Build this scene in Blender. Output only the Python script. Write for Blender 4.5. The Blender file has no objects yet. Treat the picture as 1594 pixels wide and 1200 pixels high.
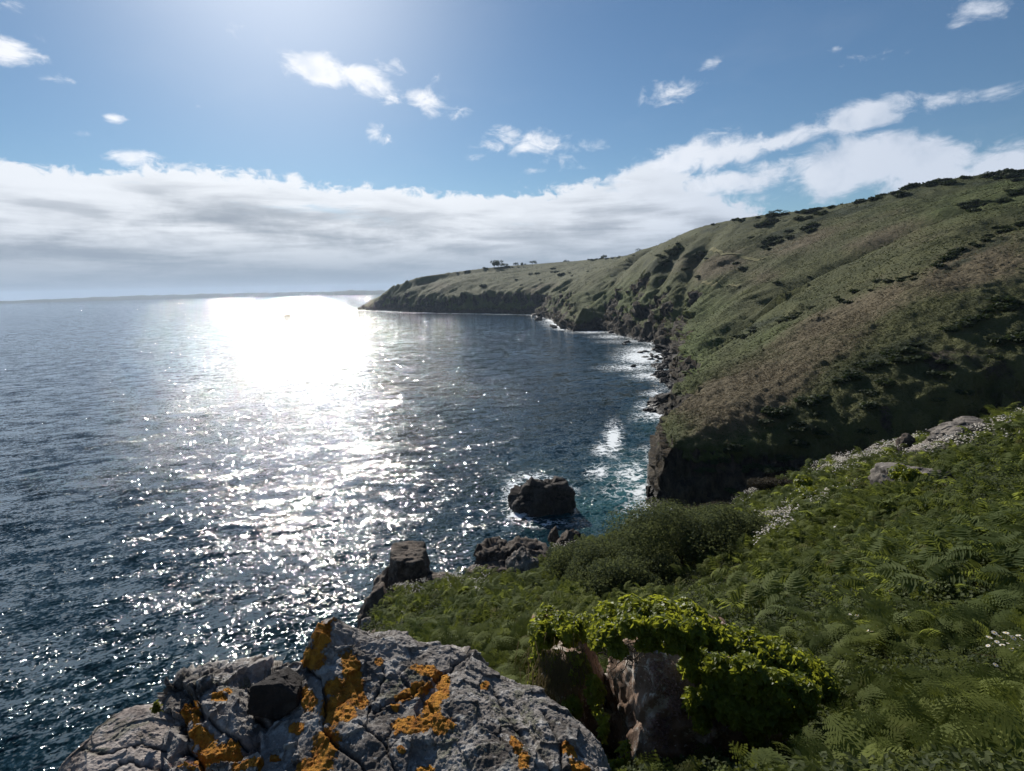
import bpy, math, random
import numpy as np
from mathutils import Matrix

random.seed(11)
rng = np.random.default_rng(11)
D = bpy.data
scene = bpy.context.scene
COL = scene.collection
rad = math.radians

# ------------------------------------------------------------------ camera
FPX, CX, CY = 885.0, 797.0, 600.0
CAM = np.array([0.0, 0.0, 35.0])
PITCH, ROLL = rad(9.64), rad(1.25)
F_ = np.array([0.0, math.cos(PITCH), -math.sin(PITCH)])
_u = np.array([0.0, math.sin(PITCH), math.cos(PITCH)])
_r = np.array([1.0, 0.0, 0.0])
R_ = math.cos(ROLL) * _r - math.sin(ROLL) * _u
U_ = math.cos(ROLL) * _u + math.sin(ROLL) * _r


def ray(px, py):
    return F_ + R_ * ((px - CX) / FPX) - U_ * ((py - CY) / FPX)


def at_z(px, py, z):
    d = ray(px, py)
    return CAM + d * ((z - CAM[2]) / d[2])


def at_y(px, py, y):
    d = ray(px, py)
    return CAM + d * (y / d[1])


def proj(P):
    q = np.asarray(P, float) - CAM
    z = np.maximum(q @ F_, 1e-3)
    return CX + FPX * (q @ R_) / z, CY - FPX * (q @ U_) / z


cam_d = D.cameras.new('camera')
cam_d.sensor_fit = 'HORIZONTAL'
cam_d.sensor_width = 36.0
cam_d.lens = 36.0 * FPX / 1594.0
cam_d.clip_start = 0.05
cam_d.clip_end = 60000.0
cam = D.objects.new('camera', cam_d)
COL.objects.link(cam)
M = Matrix.Identity(4)
for i in range(3):
    M[i][0], M[i][1], M[i][2], M[i][3] = R_[i], U_[i], -F_[i], CAM[i]
cam.matrix_world = M
scene.camera = cam

# ------------------------------------------------------------------ numpy noise


def _hash(ix, iy, iz, seed):
    h = (ix * 374761393 + iy * 668265263 + iz * 2147483647 + seed * 974711) & 0xFFFFFFFF
    h = ((h ^ (h >> 13)) * 1274126177) & 0xFFFFFFFF
    h = ((h ^ (h >> 16)) * 2246822519) & 0xFFFFFFFF
    return (h ^ (h >> 15)) & 0xFFFFFFFF


def vnoise(x, y, z=None, seed=0):
    """value noise in -1..1 (2-D or 3-D)"""
    x = np.asarray(x, np.float64); y = np.asarray(y, np.float64)
    fx = np.floor(x); fy = np.floor(y)
    ix = fx.astype(np.int64); iy = fy.astype(np.int64)
    tx = x - fx; ty = y - fy
    tx = tx * tx * tx * (tx * (tx * 6 - 15) + 10); ty = ty * ty * ty * (ty * (ty * 6 - 15) + 10)
    if z is None:
        def g(a, b):
            return _hash(ix + a, iy + b, 0, seed) / 2147483647.5 - 1.0
        return (g(0, 0) * (1 - tx) + g(1, 0) * tx) * (1 - ty) + (g(0, 1) * (1 - tx) + g(1, 1) * tx) * ty
    z = np.asarray(z, np.float64)
    fz = np.floor(z); iz = fz.astype(np.int64); tz = z - fz
    tz = tz * tz * tz * (tz * (tz * 6 - 15) + 10)

    def g3(a, b, c):
        return _hash(ix + a, iy + b, iz + c, seed) / 2147483647.5 - 1.0
    r = 0
    for c in (0, 1):
        w = tz if c else 1 - tz
        r = r + w * ((g3(0, 0, c) * (1 - tx) + g3(1, 0, c) * tx) * (1 - ty) + (g3(0, 1, c) * (1 - tx) + g3(1, 1, c) * tx) * ty)
    return r


def fbm(x, y, z=None, oct=4, seed=0, gain=0.5):
    a, s, t = 1.0, 0.0, 0.0
    ca, sa = math.cos(0.6), math.sin(0.6)
    for k in range(oct):
        s = s + a * vnoise(x, y, z, seed + 17 * k)
        t += a
        a *= gain
        x, y = (ca * x - sa * y) * 2.03 + 3.7, (sa * x + ca * y) * 2.03 + 1.3
        if z is not None:
            z = z * 2.03 + 5.1
    return s / t


def ridged(x, y, z=None, oct=4, seed=0):
    a, s, t = 1.0, 0.0, 0.0
    for k in range(oct):
        s = s + a * (1 - 2 * np.abs(vnoise(x, y, z, seed + 31 * k)))
        t += a
        a *= 0.5
        x, y = x * 2.1 + 9.2, y * 2.1 + 2.4
        if z is not None:
            z = z * 2.1 + 4.4
    return s / t


def facet(P, scale, seed, k=1.0):
    """planar-faceted cellular noise on 3-D points: each cell is a tilted plane"""
    Q = P * scale
    base = np.floor(Q).astype(np.int64)
    best = np.full(len(Q), 1e9); val = np.zeros(len(Q))
    for dx in (-1, 0, 1):
        for dy in (-1, 0, 1):
            for dz in (-1, 0, 1):
                c = base + np.array([dx, dy, dz])
                o = [(_hash(c[:, 0], c[:, 1], c[:, 2], seed + m) / 4294967295.0) for m in range(6)]
                d = Q - (c + np.stack(o[:3], 1))
                r2 = (d * d).sum(1)
                t = d[:, 0] * (o[3] - .5) * 2 + d[:, 1] * (o[4] - .5) * 2 + d[:, 2] * (o[5] - .5) * 2 + (o[3] - .5) * 0.9
                m = r2 < best
                best[m] = r2[m]; val[m] = t[m]
    return val * k


def sstep(a, b, x):
    t = np.clip((x - a) / (b - a), 0, 1)
    return t * t * (3 - 2 * t)


def in_poly(x, y, poly):
    poly = np.asarray(poly, float)
    ins = np.zeros(np.shape(x), bool)
    n = len(poly)
    j = n - 1
    for i in range(n):
        xi, yi = poly[i][:2]; xj, yj = poly[j][:2]
        if yi != yj:
            c = ((yi > y) != (yj > y)) & (x < (xj - xi) * (y - yi) / (yj - yi) + xi)
            ins ^= c
        j = i
    return ins


def poly_dist(x, y, P):
    """distance to polyline, with arc parameter (index + fraction)"""
    P = np.asarray(P, float)
    best = np.full(np.shape(x), 1e18); par = np.zeros(np.shape(x))
    for i in range(len(P) - 1):
        ax, ay = P[i][:2]; bx, by = P[i + 1][:2]
        dx, dy = bx - ax, by - ay
        L = dx * dx + dy * dy + 1e-12
        t = np.clip(((x - ax) * dx + (y - ay) * dy) / L, 0, 1)
        d = (x - ax - t * dx) ** 2 + (y - ay - t * dy) ** 2
        m = d < best
        best = np.where(m, d, best); par = np.where(m, i + t, par)
    return np.sqrt(best), par


def resample(P, step):
    P = np.asarray(P, float)
    L = np.r_[0, np.cumsum(np.linalg.norm(np.diff(P[:, :2], axis=0), axis=1))]
    n = max(2, int(L[-1] / step))
    t = np.linspace(0, L[-1], n)
    return np.stack([np.interp(t, L, P[:, k]) for k in range(P.shape[1])], 1)

# ------------------------------------------------------------------ mesh helpers


def mesh_obj(name, V, F, mat=None, parent=None, smooth=True, attrs=None, link=True):
    """F: (n,3) or (n,4) int array, or a list of such arrays"""
    me = D.meshes.new(name)
    V = np.asarray(V, np.float32)
    Fs = F if isinstance(F, list) else [F]
    Fs = [np.asarray(f, np.int32) for f in Fs if len(f)]
    nl = sum(f.size for f in Fs); nf = sum(len(f) for f in Fs)
    me.vertices.add(len(V)); me.vertices.foreach_set('co', V.ravel())
    me.loops.add(nl); me.loops.foreach_set('vertex_index', np.concatenate([f.ravel() for f in Fs]))
    me.polygons.add(nf)
    tot = np.concatenate([np.full(len(f), f.shape[1], np.int32) for f in Fs])
    st = np.r_[0, np.cumsum(tot)[:-1]].astype(np.int32)
    me.polygons.foreach_set('loop_start', st)
    me.polygons.foreach_set('use_smooth', np.full(nf, smooth, bool))
    me.update(calc_edges=True)
    for k, a in (attrs or {}).items():
        a = np.asarray(a, np.float32)
        if a.ndim == 1:
            at = me.attributes.new(k, 'FLOAT', 'POINT'); at.data.foreach_set('value', a)
        else:
            at = me.attributes.new(k, 'FLOAT_VECTOR', 'POINT'); at.data.foreach_set('vector', a[:, :3].ravel())
    if mat is not None:
        me.materials.append(mat)
    o = D.objects.new(name, me)
    if parent is not None:
        o.parent = parent
    if link:
        COL.objects.link(o)
    return o


def grid_faces(nu, nv, keep=None):
    i = np.arange(nu - 1)[:, None] * nv + np.arange(nv - 1)[None, :]
    f = np.stack([i, i + nv, i + nv + 1, i + 1], -1).reshape(-1, 4)
    if keep is not None:
        f = f[keep.reshape(-1)]
    return f


def compact(V, F, attrs):
    used = np.zeros(len(V), bool); used[F.ravel()] = True
    idx = np.cumsum(used) - 1
    return V[used], idx[F], {k: np.asarray(a)[used] for k, a in attrs.items()}


def tag(o, label=None, cat=None, group=None, kind=None):
    if label: o['label'] = label
    if cat: o['category'] = cat
    if group: o['group'] = group
    if kind: o['kind'] = kind
    return o


def empty(name, loc, label, cat, group=None):
    o = D.objects.new(name, None)
    COL.objects.link(o)
    o.location = [float(v) for v in loc]
    o.empty_display_size = 0.2
    return tag(o, label, cat, group)


# ------------------------------------------------------------------ node helper
class NT:
    def __init__(s, tree):
        s.t = tree; s.n = tree.nodes; s.l = tree.links

    def new(s, typ, **kw):
        n = s.n.new(typ)
        for k, v in kw.items():
            setattr(n, k, v)
        return n

    def put(s, sock, v):
        if v is None:
            return
        if isinstance(v, bpy.types.NodeSocket):
            s.l.new(v, sock)
        elif isinstance(v, (tuple, list)):
            sock.default_value = (*v, 1.0) if (len(v) == 3 and sock.type == 'RGBA') else v
        else:
            sock.default_value = v

    def math(s, op, a, b=None, c=None, clamp=False):
        n = s.new('ShaderNodeMath', operation=op, use_clamp=clamp)
        s.put(n.inputs[0], a); s.put(n.inputs[1], b); s.put(n.inputs[2], c)
        return n.outputs[0]

    def vmath(s, op, a, b=None):
        n = s.new('ShaderNodeVectorMath', operation=op)
        s.put(n.inputs[0], a)
        if b is not None:
            s.put(n.inputs[3 if op == 'SCALE' else 1], b)
        return n.outputs['Value'] if op in ('LENGTH', 'DOT_PRODUCT', 'DISTANCE') else n.outputs[0]

    def mix(s, f, a, b, mode='MIX'):
        n = s.new('ShaderNodeMix', data_type='RGBA', blend_type=mode)
        s.put(n.inputs[0], f); s.put(n.inputs[6], a); s.put(n.inputs[7], b)
        return n.outputs[2]

    def ss(s, lo, hi, x, tmin=0.0, tmax=1.0):
        n = s.new('ShaderNodeMapRange', interpolation_type='SMOOTHSTEP')
        s.put(n.inputs[0], x); s.put(n.inputs[1], lo); s.put(n.inputs[2], hi)
        s.put(n.inputs[3], tmin); s.put(n.inputs[4], tmax)
        return n.outputs[0]

    def noise(s, vec, scale, detail=4.0, rough=0.55, dist=0.0, color=False, dim='3D'):
        n = s.new('ShaderNodeTexNoise', noise_dimensions=dim)
        s.put(n.inputs['Vector'], vec); s.put(n.inputs['Scale'], scale); s.put(n.inputs['Detail'], detail)
        s.put(n.inputs['Roughness'], rough); s.put(n.inputs['Distortion'], dist)
        return n.outputs['Color' if color else 'Fac']

    def voro(s, vec, scale, feature='F1', out='Distance'):
        n = s.new('ShaderNodeTexVoronoi', feature=feature)
        s.put(n.inputs['Vector'], vec); s.put(n.inputs['Scale'], scale)
        return n.outputs[out]

    def attr(s, name, out='Fac'):
        n = s.new('ShaderNodeAttribute', attribute_name=name)
        return n.outputs[out]

    def pos(s):
        return s.new('ShaderNodeNewGeometry').outputs['Position']

    def comb(s, x=0.0, y=0.0, z=0.0):
        n = s.new('ShaderNodeCombineXYZ')
        s.put(n.inputs[0], x); s.put(n.inputs[1], y); s.put(n.inputs[2], z)
        return n.outputs[0]

    def sep(s, v):
        n = s.new('ShaderNodeSeparateXYZ'); s.put(n.inputs[0], v)
        return n.outputs

    def bump(s, h, strength=0.5, dist=0.1, normal=None):
        n = s.new('ShaderNodeBump')
        s.put(n.inputs['Height'], h); s.put(n.inputs['Strength'], strength); s.put(n.inputs['Distance'], dist)
        if normal is not None:
            s.put(n.inputs['Normal'], normal)
        return n.outputs[0]

    def mapping(s, v, scale=(1, 1, 1), rot=(0, 0, 0), loc=(0, 0, 0)):
        n = s.new('ShaderNodeMapping')
        s.put(n.inputs[0], v); s.put(n.inputs[1], loc); s.put(n.inputs[2], rot); s.put(n.inputs[3], scale)
        return n.outputs[0]


def material(name):
    m = D.materials.new(name)
    m.use_nodes = True
    m.node_tree.nodes.clear()
    nt = NT(m.node_tree)
    out = nt.new('ShaderNodeOutputMaterial')
    return m, nt, out


def principled(nt, out, color, rough=0.8, normal=None, spec=0.3, **kw):
    b = nt.new('ShaderNodeBsdfPrincipled')
    nt.put(b.inputs['Base Color'], color); nt.put(b.inputs['Roughness'], rough)
    nt.put(b.inputs['Specular IOR Level'], spec)
    if normal is not None:
        nt.put(b.inputs['Normal'], normal)
    for k, v in kw.items():
        nt.put(b.inputs[k], v)
    if out is not None:
        nt.l.new(b.outputs[0], out.inputs[0])
    return b


def leaf_material(name, c_dark, c_light, trans=0.45, tcol=None, rough=0.55, spec=0.25, attr='tint', scale=1.5):
    """two-sided leaf: diffuse/glossy + translucent, colour varied per leaf by the 'tint' attribute"""
    m, nt, out = material(name)
    t = nt.attr(attr)
    nz = nt.noise(nt.pos(), scale, 3.0)
    f = nt.math('ADD', nt.math('MULTIPLY', t, 0.7), nt.math('MULTIPLY_ADD', nz, 0.9, -0.3), clamp=True)
    c = nt.mix(f, c_dark, c_light)
    b = principled(nt, None, c, rough, spec=spec)
    tr = nt.new('ShaderNodeBsdfTranslucent')
    tc = nt.mix(0.6, c, tcol or c_light)
    nt.put(tr.inputs[0], tc)
    mx = nt.new('ShaderNodeMixShader')
    nt.put(mx.inputs[0], trans)
    nt.l.new(b.outputs[0], mx.inputs[1]); nt.l.new(tr.outputs[0], mx.inputs[2])
    nt.l.new(mx.outputs[0], out.inputs[0])
    return m

# ------------------------------------------------------------------ render settings
scene.view_settings.view_transform = 'Standard'
scene.view_settings.look = 'None'
scene.view_settings.gamma = 1.0
scene.view_settings.use_curve_mapping = False
scene.view_settings.exposure = 0.35
scene.cycles.use_denoising = True
scene.cycles.denoiser = 'OPENIMAGEDENOISE'
scene.cycles.denoising_input_passes = 'RGB_ALBEDO_NORMAL'
scene.cycles.denoising_prefilter = 'ACCURATE'
scene.cycles.max_bounces = 6
scene.cycles.diffuse_bounces = 3
scene.cycles.glossy_bounces = 3
scene.cycles.transmission_bounces = 4
scene.cycles.volume_bounces = 1
scene.cycles.caustics_reflective = False
scene.cycles.caustics_refractive = False
scene.cycles.sample_clamp_indirect = 4.0
scene.cycles.blur_glossy = 0.5
# ------------------------------------------------------------------ sun and sky
SUN_AZ, SUN_EL = rad(-20.0), rad(29.0)      # azimuth from +Y towards +X
SUN = np.array([math.sin(SUN_AZ) * math.cos(SUN_EL), math.cos(SUN_AZ) * math.cos(SUN_EL), math.sin(SUN_EL)])
sd = D.lights.new('sun', 'SUN')
sd.energy = 4.8
sd.angle = rad(0.53)
sd.color = (1.0, 0.95, 0.87)
so = D.objects.new('sun', sd)
COL.objects.link(so)
zv = SUN
xv = np.cross([0, 0, 1], zv); xv /= np.linalg.norm(xv)
yv = np.cross(zv, xv)
so.matrix_world = Matrix(((xv[0], yv[0], zv[0], 0), (xv[1], yv[1], zv[1], 0), (xv[2], yv[2], zv[2], 200), (0, 0, 0, 1)))

world = D.worlds.new('World')
scene.world = world
world.use_nodes = True
world.node_tree.nodes.clear()
w = NT(world.node_tree)
wo = w.new('ShaderNodeOutputWorld')
bg = w.new('ShaderNodeBackground')
w.l.new(bg.outputs[0], wo.inputs[0])
SKY_STRENGTH = 0.057
sky = w.new('ShaderNodeTexSky', sky_type='NISHITA')
sky.sun_disc = False
sky.sun_elevation = SUN_EL
sky.sun_rotation = SUN_AZ
sky.altitude = 0
sky.air_density = 1.0
sky.dust_density = 0.15
sky.ozone_density = 3.0
gen = w.new('ShaderNodeTexCoord').outputs['Generated']
gx, gy, gz = w.sep(gen)[:3]
DEG = 57.29578
az = w.math('MULTIPLY', w.math('ARCTAN2', gx, gy), DEG)
el = w.math('MULTIPLY', w.math('ARCSINE', gz), DEG)


def azel(px, py):
    d = ray(px, py); d = d / np.linalg.norm(d)
    return math.degrees(math.atan2(d[0], d[1])), math.degrees(math.asin(d[2]))


# cloud-layer coordinates: a flat layer seen in perspective, and a plain angular one
lay = w.vmath('SCALE', w.comb(gx, gy, 0.0), w.math('DIVIDE', 1.0, w.math('ADD', w.math('MAXIMUM', gz, 0.0), 0.10)))
ang = w.comb(w.math('MULTIPLY', az, 0.1), w.math('MULTIPLY', el, 0.1), 0.0)
n_bil = w.noise(w.mapping(ang, (0.7, 2.1, 1)), 2.2, 7.0, 0.55, 0.25)        # billows
n_fine = w.noise(w.mapping(ang, (1.0, 1.3, 1), loc=(3, 1, 0)), 7.0, 6.0, 0.62, 0.5)
n_str = w.noise(w.mapping(ang, (0.16, 1.25, 1), rot=(0, 0, 0.03)), 4.0, 7.0, 0.55, 0.35)   # layers
n_lay = w.noise(lay, 1.6, 8.0, 0.6, 0.3)

# the bank: everything below an edge whose height changes with azimuth
edge_px = [(0, 248), (90, 262), (180, 262), (260, 255), (330, 262), (450, 275), (530, 288), (640, 290), (720, 300), (850, 294), (940, 274),
           (1000, 258), (1080, 280), (1140, 310), (1200, 335), (1260, 350)]
fc = w.new('ShaderNodeFloatCurve')
w.put(fc.inputs['Factor'], 1.0)
w.put(fc.inputs['Value'], w.math('DIVIDE', w.math('ADD', az, 60.0), 120.0))
cm = fc.mapping.curves[0]
pts = [azel(*p) for p in edge_px]
pts = [(-60, 14), (-50, 15)] + pts + [(30, 4.0), (36, 3.0), (60, 6)]
pts.sort()
xy = [((a + 60) / 120, e / 30) for a, e in pts]
cm.points[0].location = xy[0]; cm.points[-1].location = xy[-1]
for p in xy[1:-1]:
    cm.points.new(*p)
fc.mapping.update()
edge = w.math('MULTIPLY', fc.outputs[0], 30.0)
dep = w.math('SUBTRACT', edge, el)                       # degrees under the edge
dep_n = w.math('ADD', dep, w.math('MULTIPLY_ADD', n_bil, 4.2, -2.1))
dep_n = w.math('ADD', dep_n, w.math('MULTIPLY_ADD', n_fine, 3.2, -1.6))
bank = w.ss(-0.2, 0.65, dep_n)
# thinner, streaky gaps of blue inside the upper bank
gap = w.ss(0.58, 0.72, w.noise(w.mapping(ang, (0.35, 1.9, 1), rot=(0, 0, -0.18), loc=(1.7, 0.4, 0)), 2.4, 5.0, 0.55, 0.3))
gap = w.math('MULTIPLY', gap, w.ss(4.5, 1.0, dep))
bank = w.math('MULTIPLY', bank, w.math('SUBTRACT', 1.0, w.math('MULTIPLY', gap, 0.75)))

# separate clouds: soft ellipses (px, py, half width, half height, tilt deg, density)
blobs = [(310, 165, 12, 8, 0, .45), (150, 150, 60, 8, 10, .28), (690, 112, 26, 10, -20, .42), (750, 245, 40, 7, 0, .4), (840, 266, 60, 7, 3, .4), (1310, 105, 50, 8, -10, .3), (1440, 118, 60, 8, -12, .3), (1180, 310, 60, 10, -5, .5), 
    (500, 108, 62, 26, 6, 1.0), (575, 128, 55, 22, 22, 1.0), (612, 102, 30, 14, 8, .55), (660, 160, 40, 24, 20, .62), (708, 176, 30, 12, 5, .55),
    (590, 205, 24, 20, 30, .6), (370, 50, 45, 20, 18, .42), (178, 184, 24, 12, -5, .72), (202, 245, 42, 14, 2, .85), (130, 208, 42, 8, 5, .36),
    (0, 78, 60, 28, 12, .85), (80, 122, 34, 10, 10, .5), (10, 8, 40, 14, 0, .4), (150, 225, 90, 10, 6, .3),
    (1045, 140, 50, 22, -15, .7), (1105, 100, 34, 12, -22, .5), (1150, 80, 40, 12, -15, .3), (820, 222, 72, 24, 4, .72), (925, 224, 40, 15, 4, .5), (880, 250, 90, 18, 4, .36),
    (1520, 14, 70, 34, -25, .58), (1380, 85, 70, 16, -10, .36), (1300, 76, 16, 8, -10, .5), (1560, 95, 40, 12, -10, .3),
    (1030, 262, 110, 26, -20, 1.0), (1120, 240, 95, 26, -12, 1.0), (1240, 212, 110, 18, -15, .85), (1340, 182, 90, 26, -16, 1.0), (1500, 150, 100, 18, -14, .62),
    (1130, 285, 140, 26, -10, .85), (1060, 320, 130, 26, 0, .9), (1280, 245, 60, 12, -12, .45), (1180, 262, 70, 16, -12, .7),
    (1350, 250, 95, 42, 4, 1.15), (1290, 275, 70, 36, 0, 1.1), (1440, 252, 95, 42, 4, 1.1), (1570, 265, 90, 40, 0, 1.1), (1500, 290, 160, 40, 0, 1.1), (1105, 335, 80, 30, 0, 1.0),
]
puff = None
for (px, py, hw, hh, tilt, dn) in blobs:
    a0, e0 = azel(px, py)
    ax, ex = azel(px + hw, py); ay, ey = azel(px, py - hh)
    sx = math.hypot(ax - a0, ex - e0); sy = math.hypot(ay - a0, ey - e0)
    th = rad(-tilt) + math.atan2(ex - e0, ax - a0)
    dx = w.math('SUBTRACT', az, a0); dy = w.math('SUBTRACT', el, e0)
    u = w.math('ADD', w.math('MULTIPLY', dx, math.cos(th) / sx), w.math('MULTIPLY', dy, math.sin(th) / sx))
    v = w.math('ADD', w.math('MULTIPLY', dx, -math.sin(th) / sy), w.math('MULTIPLY', dy, math.cos(th) / sy))
    r2 = w.math('ADD', w.math('MULTIPLY', u, u), w.math('MULTIPLY', v, v))
    g = w.math('MULTIPLY', w.math('EXPONENT', w.math('MULTIPLY', r2, -0.8)), dn)
    puff = g if puff is None else w.math('MAXIMUM', puff, g)
n_wisp = w.noise(w.mapping(ang, (0.8, 1.5, 1), rot=(0, 0, 0.25), loc=(7, 2, 0)), 4.2, 8.0, 0.62, 0.6)
pf = w.math('ADD', w.math('MULTIPLY', puff, 1.15), w.math('MULTIPLY_ADD', n_wisp, 1.7, -1.12))
pf = w.math('ADD', pf, w.math('MULTIPLY_ADD', n_fine, 0.5, -0.25))
pmask = w.math('MULTIPLY', w.ss(0.10, 0.72, pf), w.ss(0.02, 0.25, puff))
pmask = w.math('MULTIPLY', pmask, 0.92)

# thin veil everywhere
veil = w.math('MULTIPLY', w.ss(0.5, 0.8, n_lay), 0.05)

# cloud brightness: bright towards the sun and near the top of the bank, grey layers below
sdir = w.vmath('DOT_PRODUCT', gen, tuple(SUN))
near_sun = w.ss(0.55, 1.0, sdir)
shade = w.ss(0.41, 0.66, w.math('ADD', w.math('MULTIPLY', n_str, 0.88), w.math('MULTIPLY', n_fine, 0.12)))
shade = w.math('MULTIPLY', shade, w.ss(0.8, 4.5, dep))
low = w.ss(2.2, 0.0, el)
c_white = w.mix(near_sun, (0.42, 0.48, 0.58), (0.72, 0.75, 0.79))
c_grey = w.mix(near_sun, (0.21, 0.25, 0.32), (0.255, 0.295, 0.35))
c_bank = w.mix(w.math('MULTIPLY', shade, 0.85), c_white, c_grey)
bil2 = w.noise(w.mapping(ang, (0.45, 2.5, 1), loc=(4, 4, 0)), 2.2, 8.0, 0.55, 0.3)
c_bank = w.mix(w.math('MULTIPLY', w.ss(0.42, 0.68, bil2), w.ss(0.3, 2.5, dep, 0.0, 0.6)), c_bank, c_grey)
haze_c = w.mix(near_sun, (0.19, 0.245, 0.32), (0.235, 0.29, 0.36))
c_bank = w.mix(w.math('MULTIPLY', w.ss(6.5, 0.8, el), 0.85), c_bank, haze_c)
c_puff = w.mix(w.ss(0.45, 0.8, w.noise(ang, 3.0, 5.0)), w.mix(near_sun, (0.52, 0.57, 0.66), (0.82, 0.83, 0.86)), w.mix(near_sun, (0.34, 0.41, 0.52), (0.55, 0.62, 0.72)))

skyc = w.vmath('MULTIPLY', w.vmath('SCALE', sky.outputs[0], SKY_STRENGTH), (0.80, 0.95, 1.02))
# aureole round the sun (its disc is above the frame)
aur = w.math('POWER', w.math('MAXIMUM', sdir, 0.0), 45.0)
skyc = w.mix(w.math('MULTIPLY', aur, 0.55), skyc, (0.85, 0.9, 1.0))
col = w.mix(veil, skyc, c_white)
col = w.mix(pmask, col, c_puff)
col = w.mix(bank, col, c_bank)
w.put(bg.inputs[0], col)
w.put(bg.inputs[1], 1.0)
world.cycles.sampling_method = 'MANUAL'
world.cycles.sample_map_resolution = 1024
# ------------------------------------------------------------------ coast and ridge (plan lines)
# px, py at sea level, cliff height, cliff width
coast_spec = [(556, 482, 3, 14), (575, 483, 8, 18), (600, 484, 15, 20), (640, 486, 20, 22), (680, 487, 24, 22), (720, 488, 25, 22), (760, 488, 26, 20), (800, 489, 26, 20),
              (833, 490, 25, 22), (855, 497, 22, 26), (872, 509, 20, 28), (890, 516, 18, 30), (935, 513, 22, 28), (966, 522, 24, 26), (995, 529, 25, 24), (1022, 534, 22, 22),
              (1032, 545, 12, 18), (1046, 561, 6, 14), (1030, 574, 4, 16), (1036, 595, 5, 14), (1058, 601, 7, 10), (1045, 615, 6, 12), (1012, 640, 4, 12), (1030, 648, 6, 10), (1058, 652, 9, 8)]
coast = [(*at_z(a, b, 0)[:2], c, wd) for a, b, c, wd in coast_spec]
cor = at_z(1010, 777, 0)
coast += [(29.0, 118.0, 9, 6), (25.0, 103.0, 9.5, 4), (cor[0] - 0.2, cor[1], 9.5, 4), (cor[0] + 3.5, cor[1] - 5.5, 7.0, 4.5), (40, 82, 6.5, 7), (62, 80, 11.5, 9), (84, 84, 17.5, 12),
          (110, 90, 24.5, 16), (140, 101, 31, 19), (190, 118, 42, 34), (300, 150, 60, 50), (480, 200, 70, 60)]
coast = np.array(coast)
ridge_spec = [(557, 481, None, 1150), (575, 475, None, 1146), (590, 462, None, 1130), (605, 452, None, 1108), (620, 443, None, 1085), (650, 431, None, 1050), (700, 424, None, 1062), (760, 417, None, 1040),
              (830, 411, 80, None), (900, 406, 81, None), (960, 400, 82, None), (1000, 394, 82, None), (1030, 385, 82, None), (1060, 371, 82, None), (1085, 355, 82, None), (1110, 348, 83, None),
              (1180, 335, 84, None), (1230, 330, 84, None), (1300, 320, 85, None), (1360, 309, 86, None), (1420, 291, 88, None), (1480, 279, 90, None), (1540, 271, 92, None), (1594, 264, 94, None),
              (1750, 240, 97, None), (2000, 215, 100, None)]
ridge = []
for a, b, z, y in ridge_spec:
    p = at_z(a, b, z) if y is None else at_y(a, b, y)
    ridge.append(tuple(p))
ridge = np.array(ridge)
coast_f = resample(coast, 6.0)

# stacks standing in the water: centre and radius for the foam round them
STACK = at_z(852, 800, 0)

# ------------------------------------------------------------------ sea


def polar(az0, az1, naz, r0, r1, nr):
    a = np.radians(np.linspace(az0, az1, naz)) if np.isscalar(naz) else np.radians(naz)
    r = np.geomspace(r0, r1, nr)
    A, Rr = np.meshgrid(a, r, indexing='ij')
    return A, Rr, np.sin(A) * Rr, np.cos(A) * Rr


saz = np.r_[np.linspace(-85, -46, 60)[:-1], np.linspace(-46, 24, 620), np.linspace(24, 70, 60)[1:]]
A, Rr, X, Y = polar(0, 0, saz, 12.0, 10500.0, 1150)
# gentle swell, crests running roughly along the coast
Z = np.zeros_like(X)
srng = np.random.default_rng(3)
for k in range(26):
    lam = 2.6 * 1.13 ** k
    if lam > 45: break
    th = rad(295) + srng.normal(0, 0.42)
    kk = 2 * math.pi / lam
    amp = 0.0135 * lam ** 0.78
    fade = sstep(0.0045, 0.0018, Rr * 0.0062 / lam / 2)
    Z += amp * fade * np.sin(kk * (X * math.cos(th) + Y * math.sin(th)) + srng.uniform(0, 6.28)) * (0.6 + 0.4 * vnoise(X / (lam * 4), Y / (lam * 4), seed=k))
dc, _ = poly_dist(X, Y, coast_f)
ppx, ppy = proj(np.stack([X, Y, Z * 0], -1).reshape(-1, 3))
ppx = ppx.reshape(X.shape); ppy = ppy.reshape(X.shape)
near_c = np.exp(-dc / 5.0) * sstep(1300, 900, Rr)
foam = np.clip(1.0 * np.exp(-dc / (3.2 + 0.014 * Rr)) * (0.72 + 0.9 * fbm(X / 22, Y / 22, seed=5)), 0, 1)
foam_spots = [(1050, 645, 20, 5, .8), (1020, 612, 26, 6, .7), (1042, 592, 22, 6, .75), (1000, 545, 40, 8, .8), (955, 524, 40, 4, .7), (920, 516, 36, 4, .8), (1012, 752, 16, 40, .7), (1014, 785, 22, 14, .8), (1000, 556, 42, 13, 1.0), (1030, 552, 22, 16, 0.9), (985, 572, 55, 7, .75), (1010, 585, 35, 8, .8), (1045, 588, 20, 8, .6), (955, 684, 15, 27, 1.0), (940, 700, 20, 12, .8), (932, 735, 22, 14, .8), (985, 738, 36, 24, .72), (1000, 770, 26, 28, .72),
              (960, 765, 40, 24, .40), (1005, 700, 30, 14, .45), (985, 790, 30, 26, .48), (870, 503, 26, 7, .85), (905, 516, 30, 4, .6), (790, 488, 50, 2.2, .75), (650, 486.5, 60, 1.8, .5), (960, 518, 30, 3, .7), (985, 531, 40, 4, .62),
              (1005, 528, 30, 3, .6), (1015, 648, 36, 10, .7), (1000, 633, 14, 10, .6), (1025, 620, 20, 14, .5), (1035, 605, 20, 7, .5), (803, 772, 20, 30, 1.0), (830, 745, 26, 9, .8), (808, 800, 26, 14, .85), (860, 745, 30, 7, .45), (895, 768, 10, 24, .35), (850, 815, 46, 8, .55), (960, 532, 40, 4, .5), (1040, 690, 14, 12, .5)]
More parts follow.
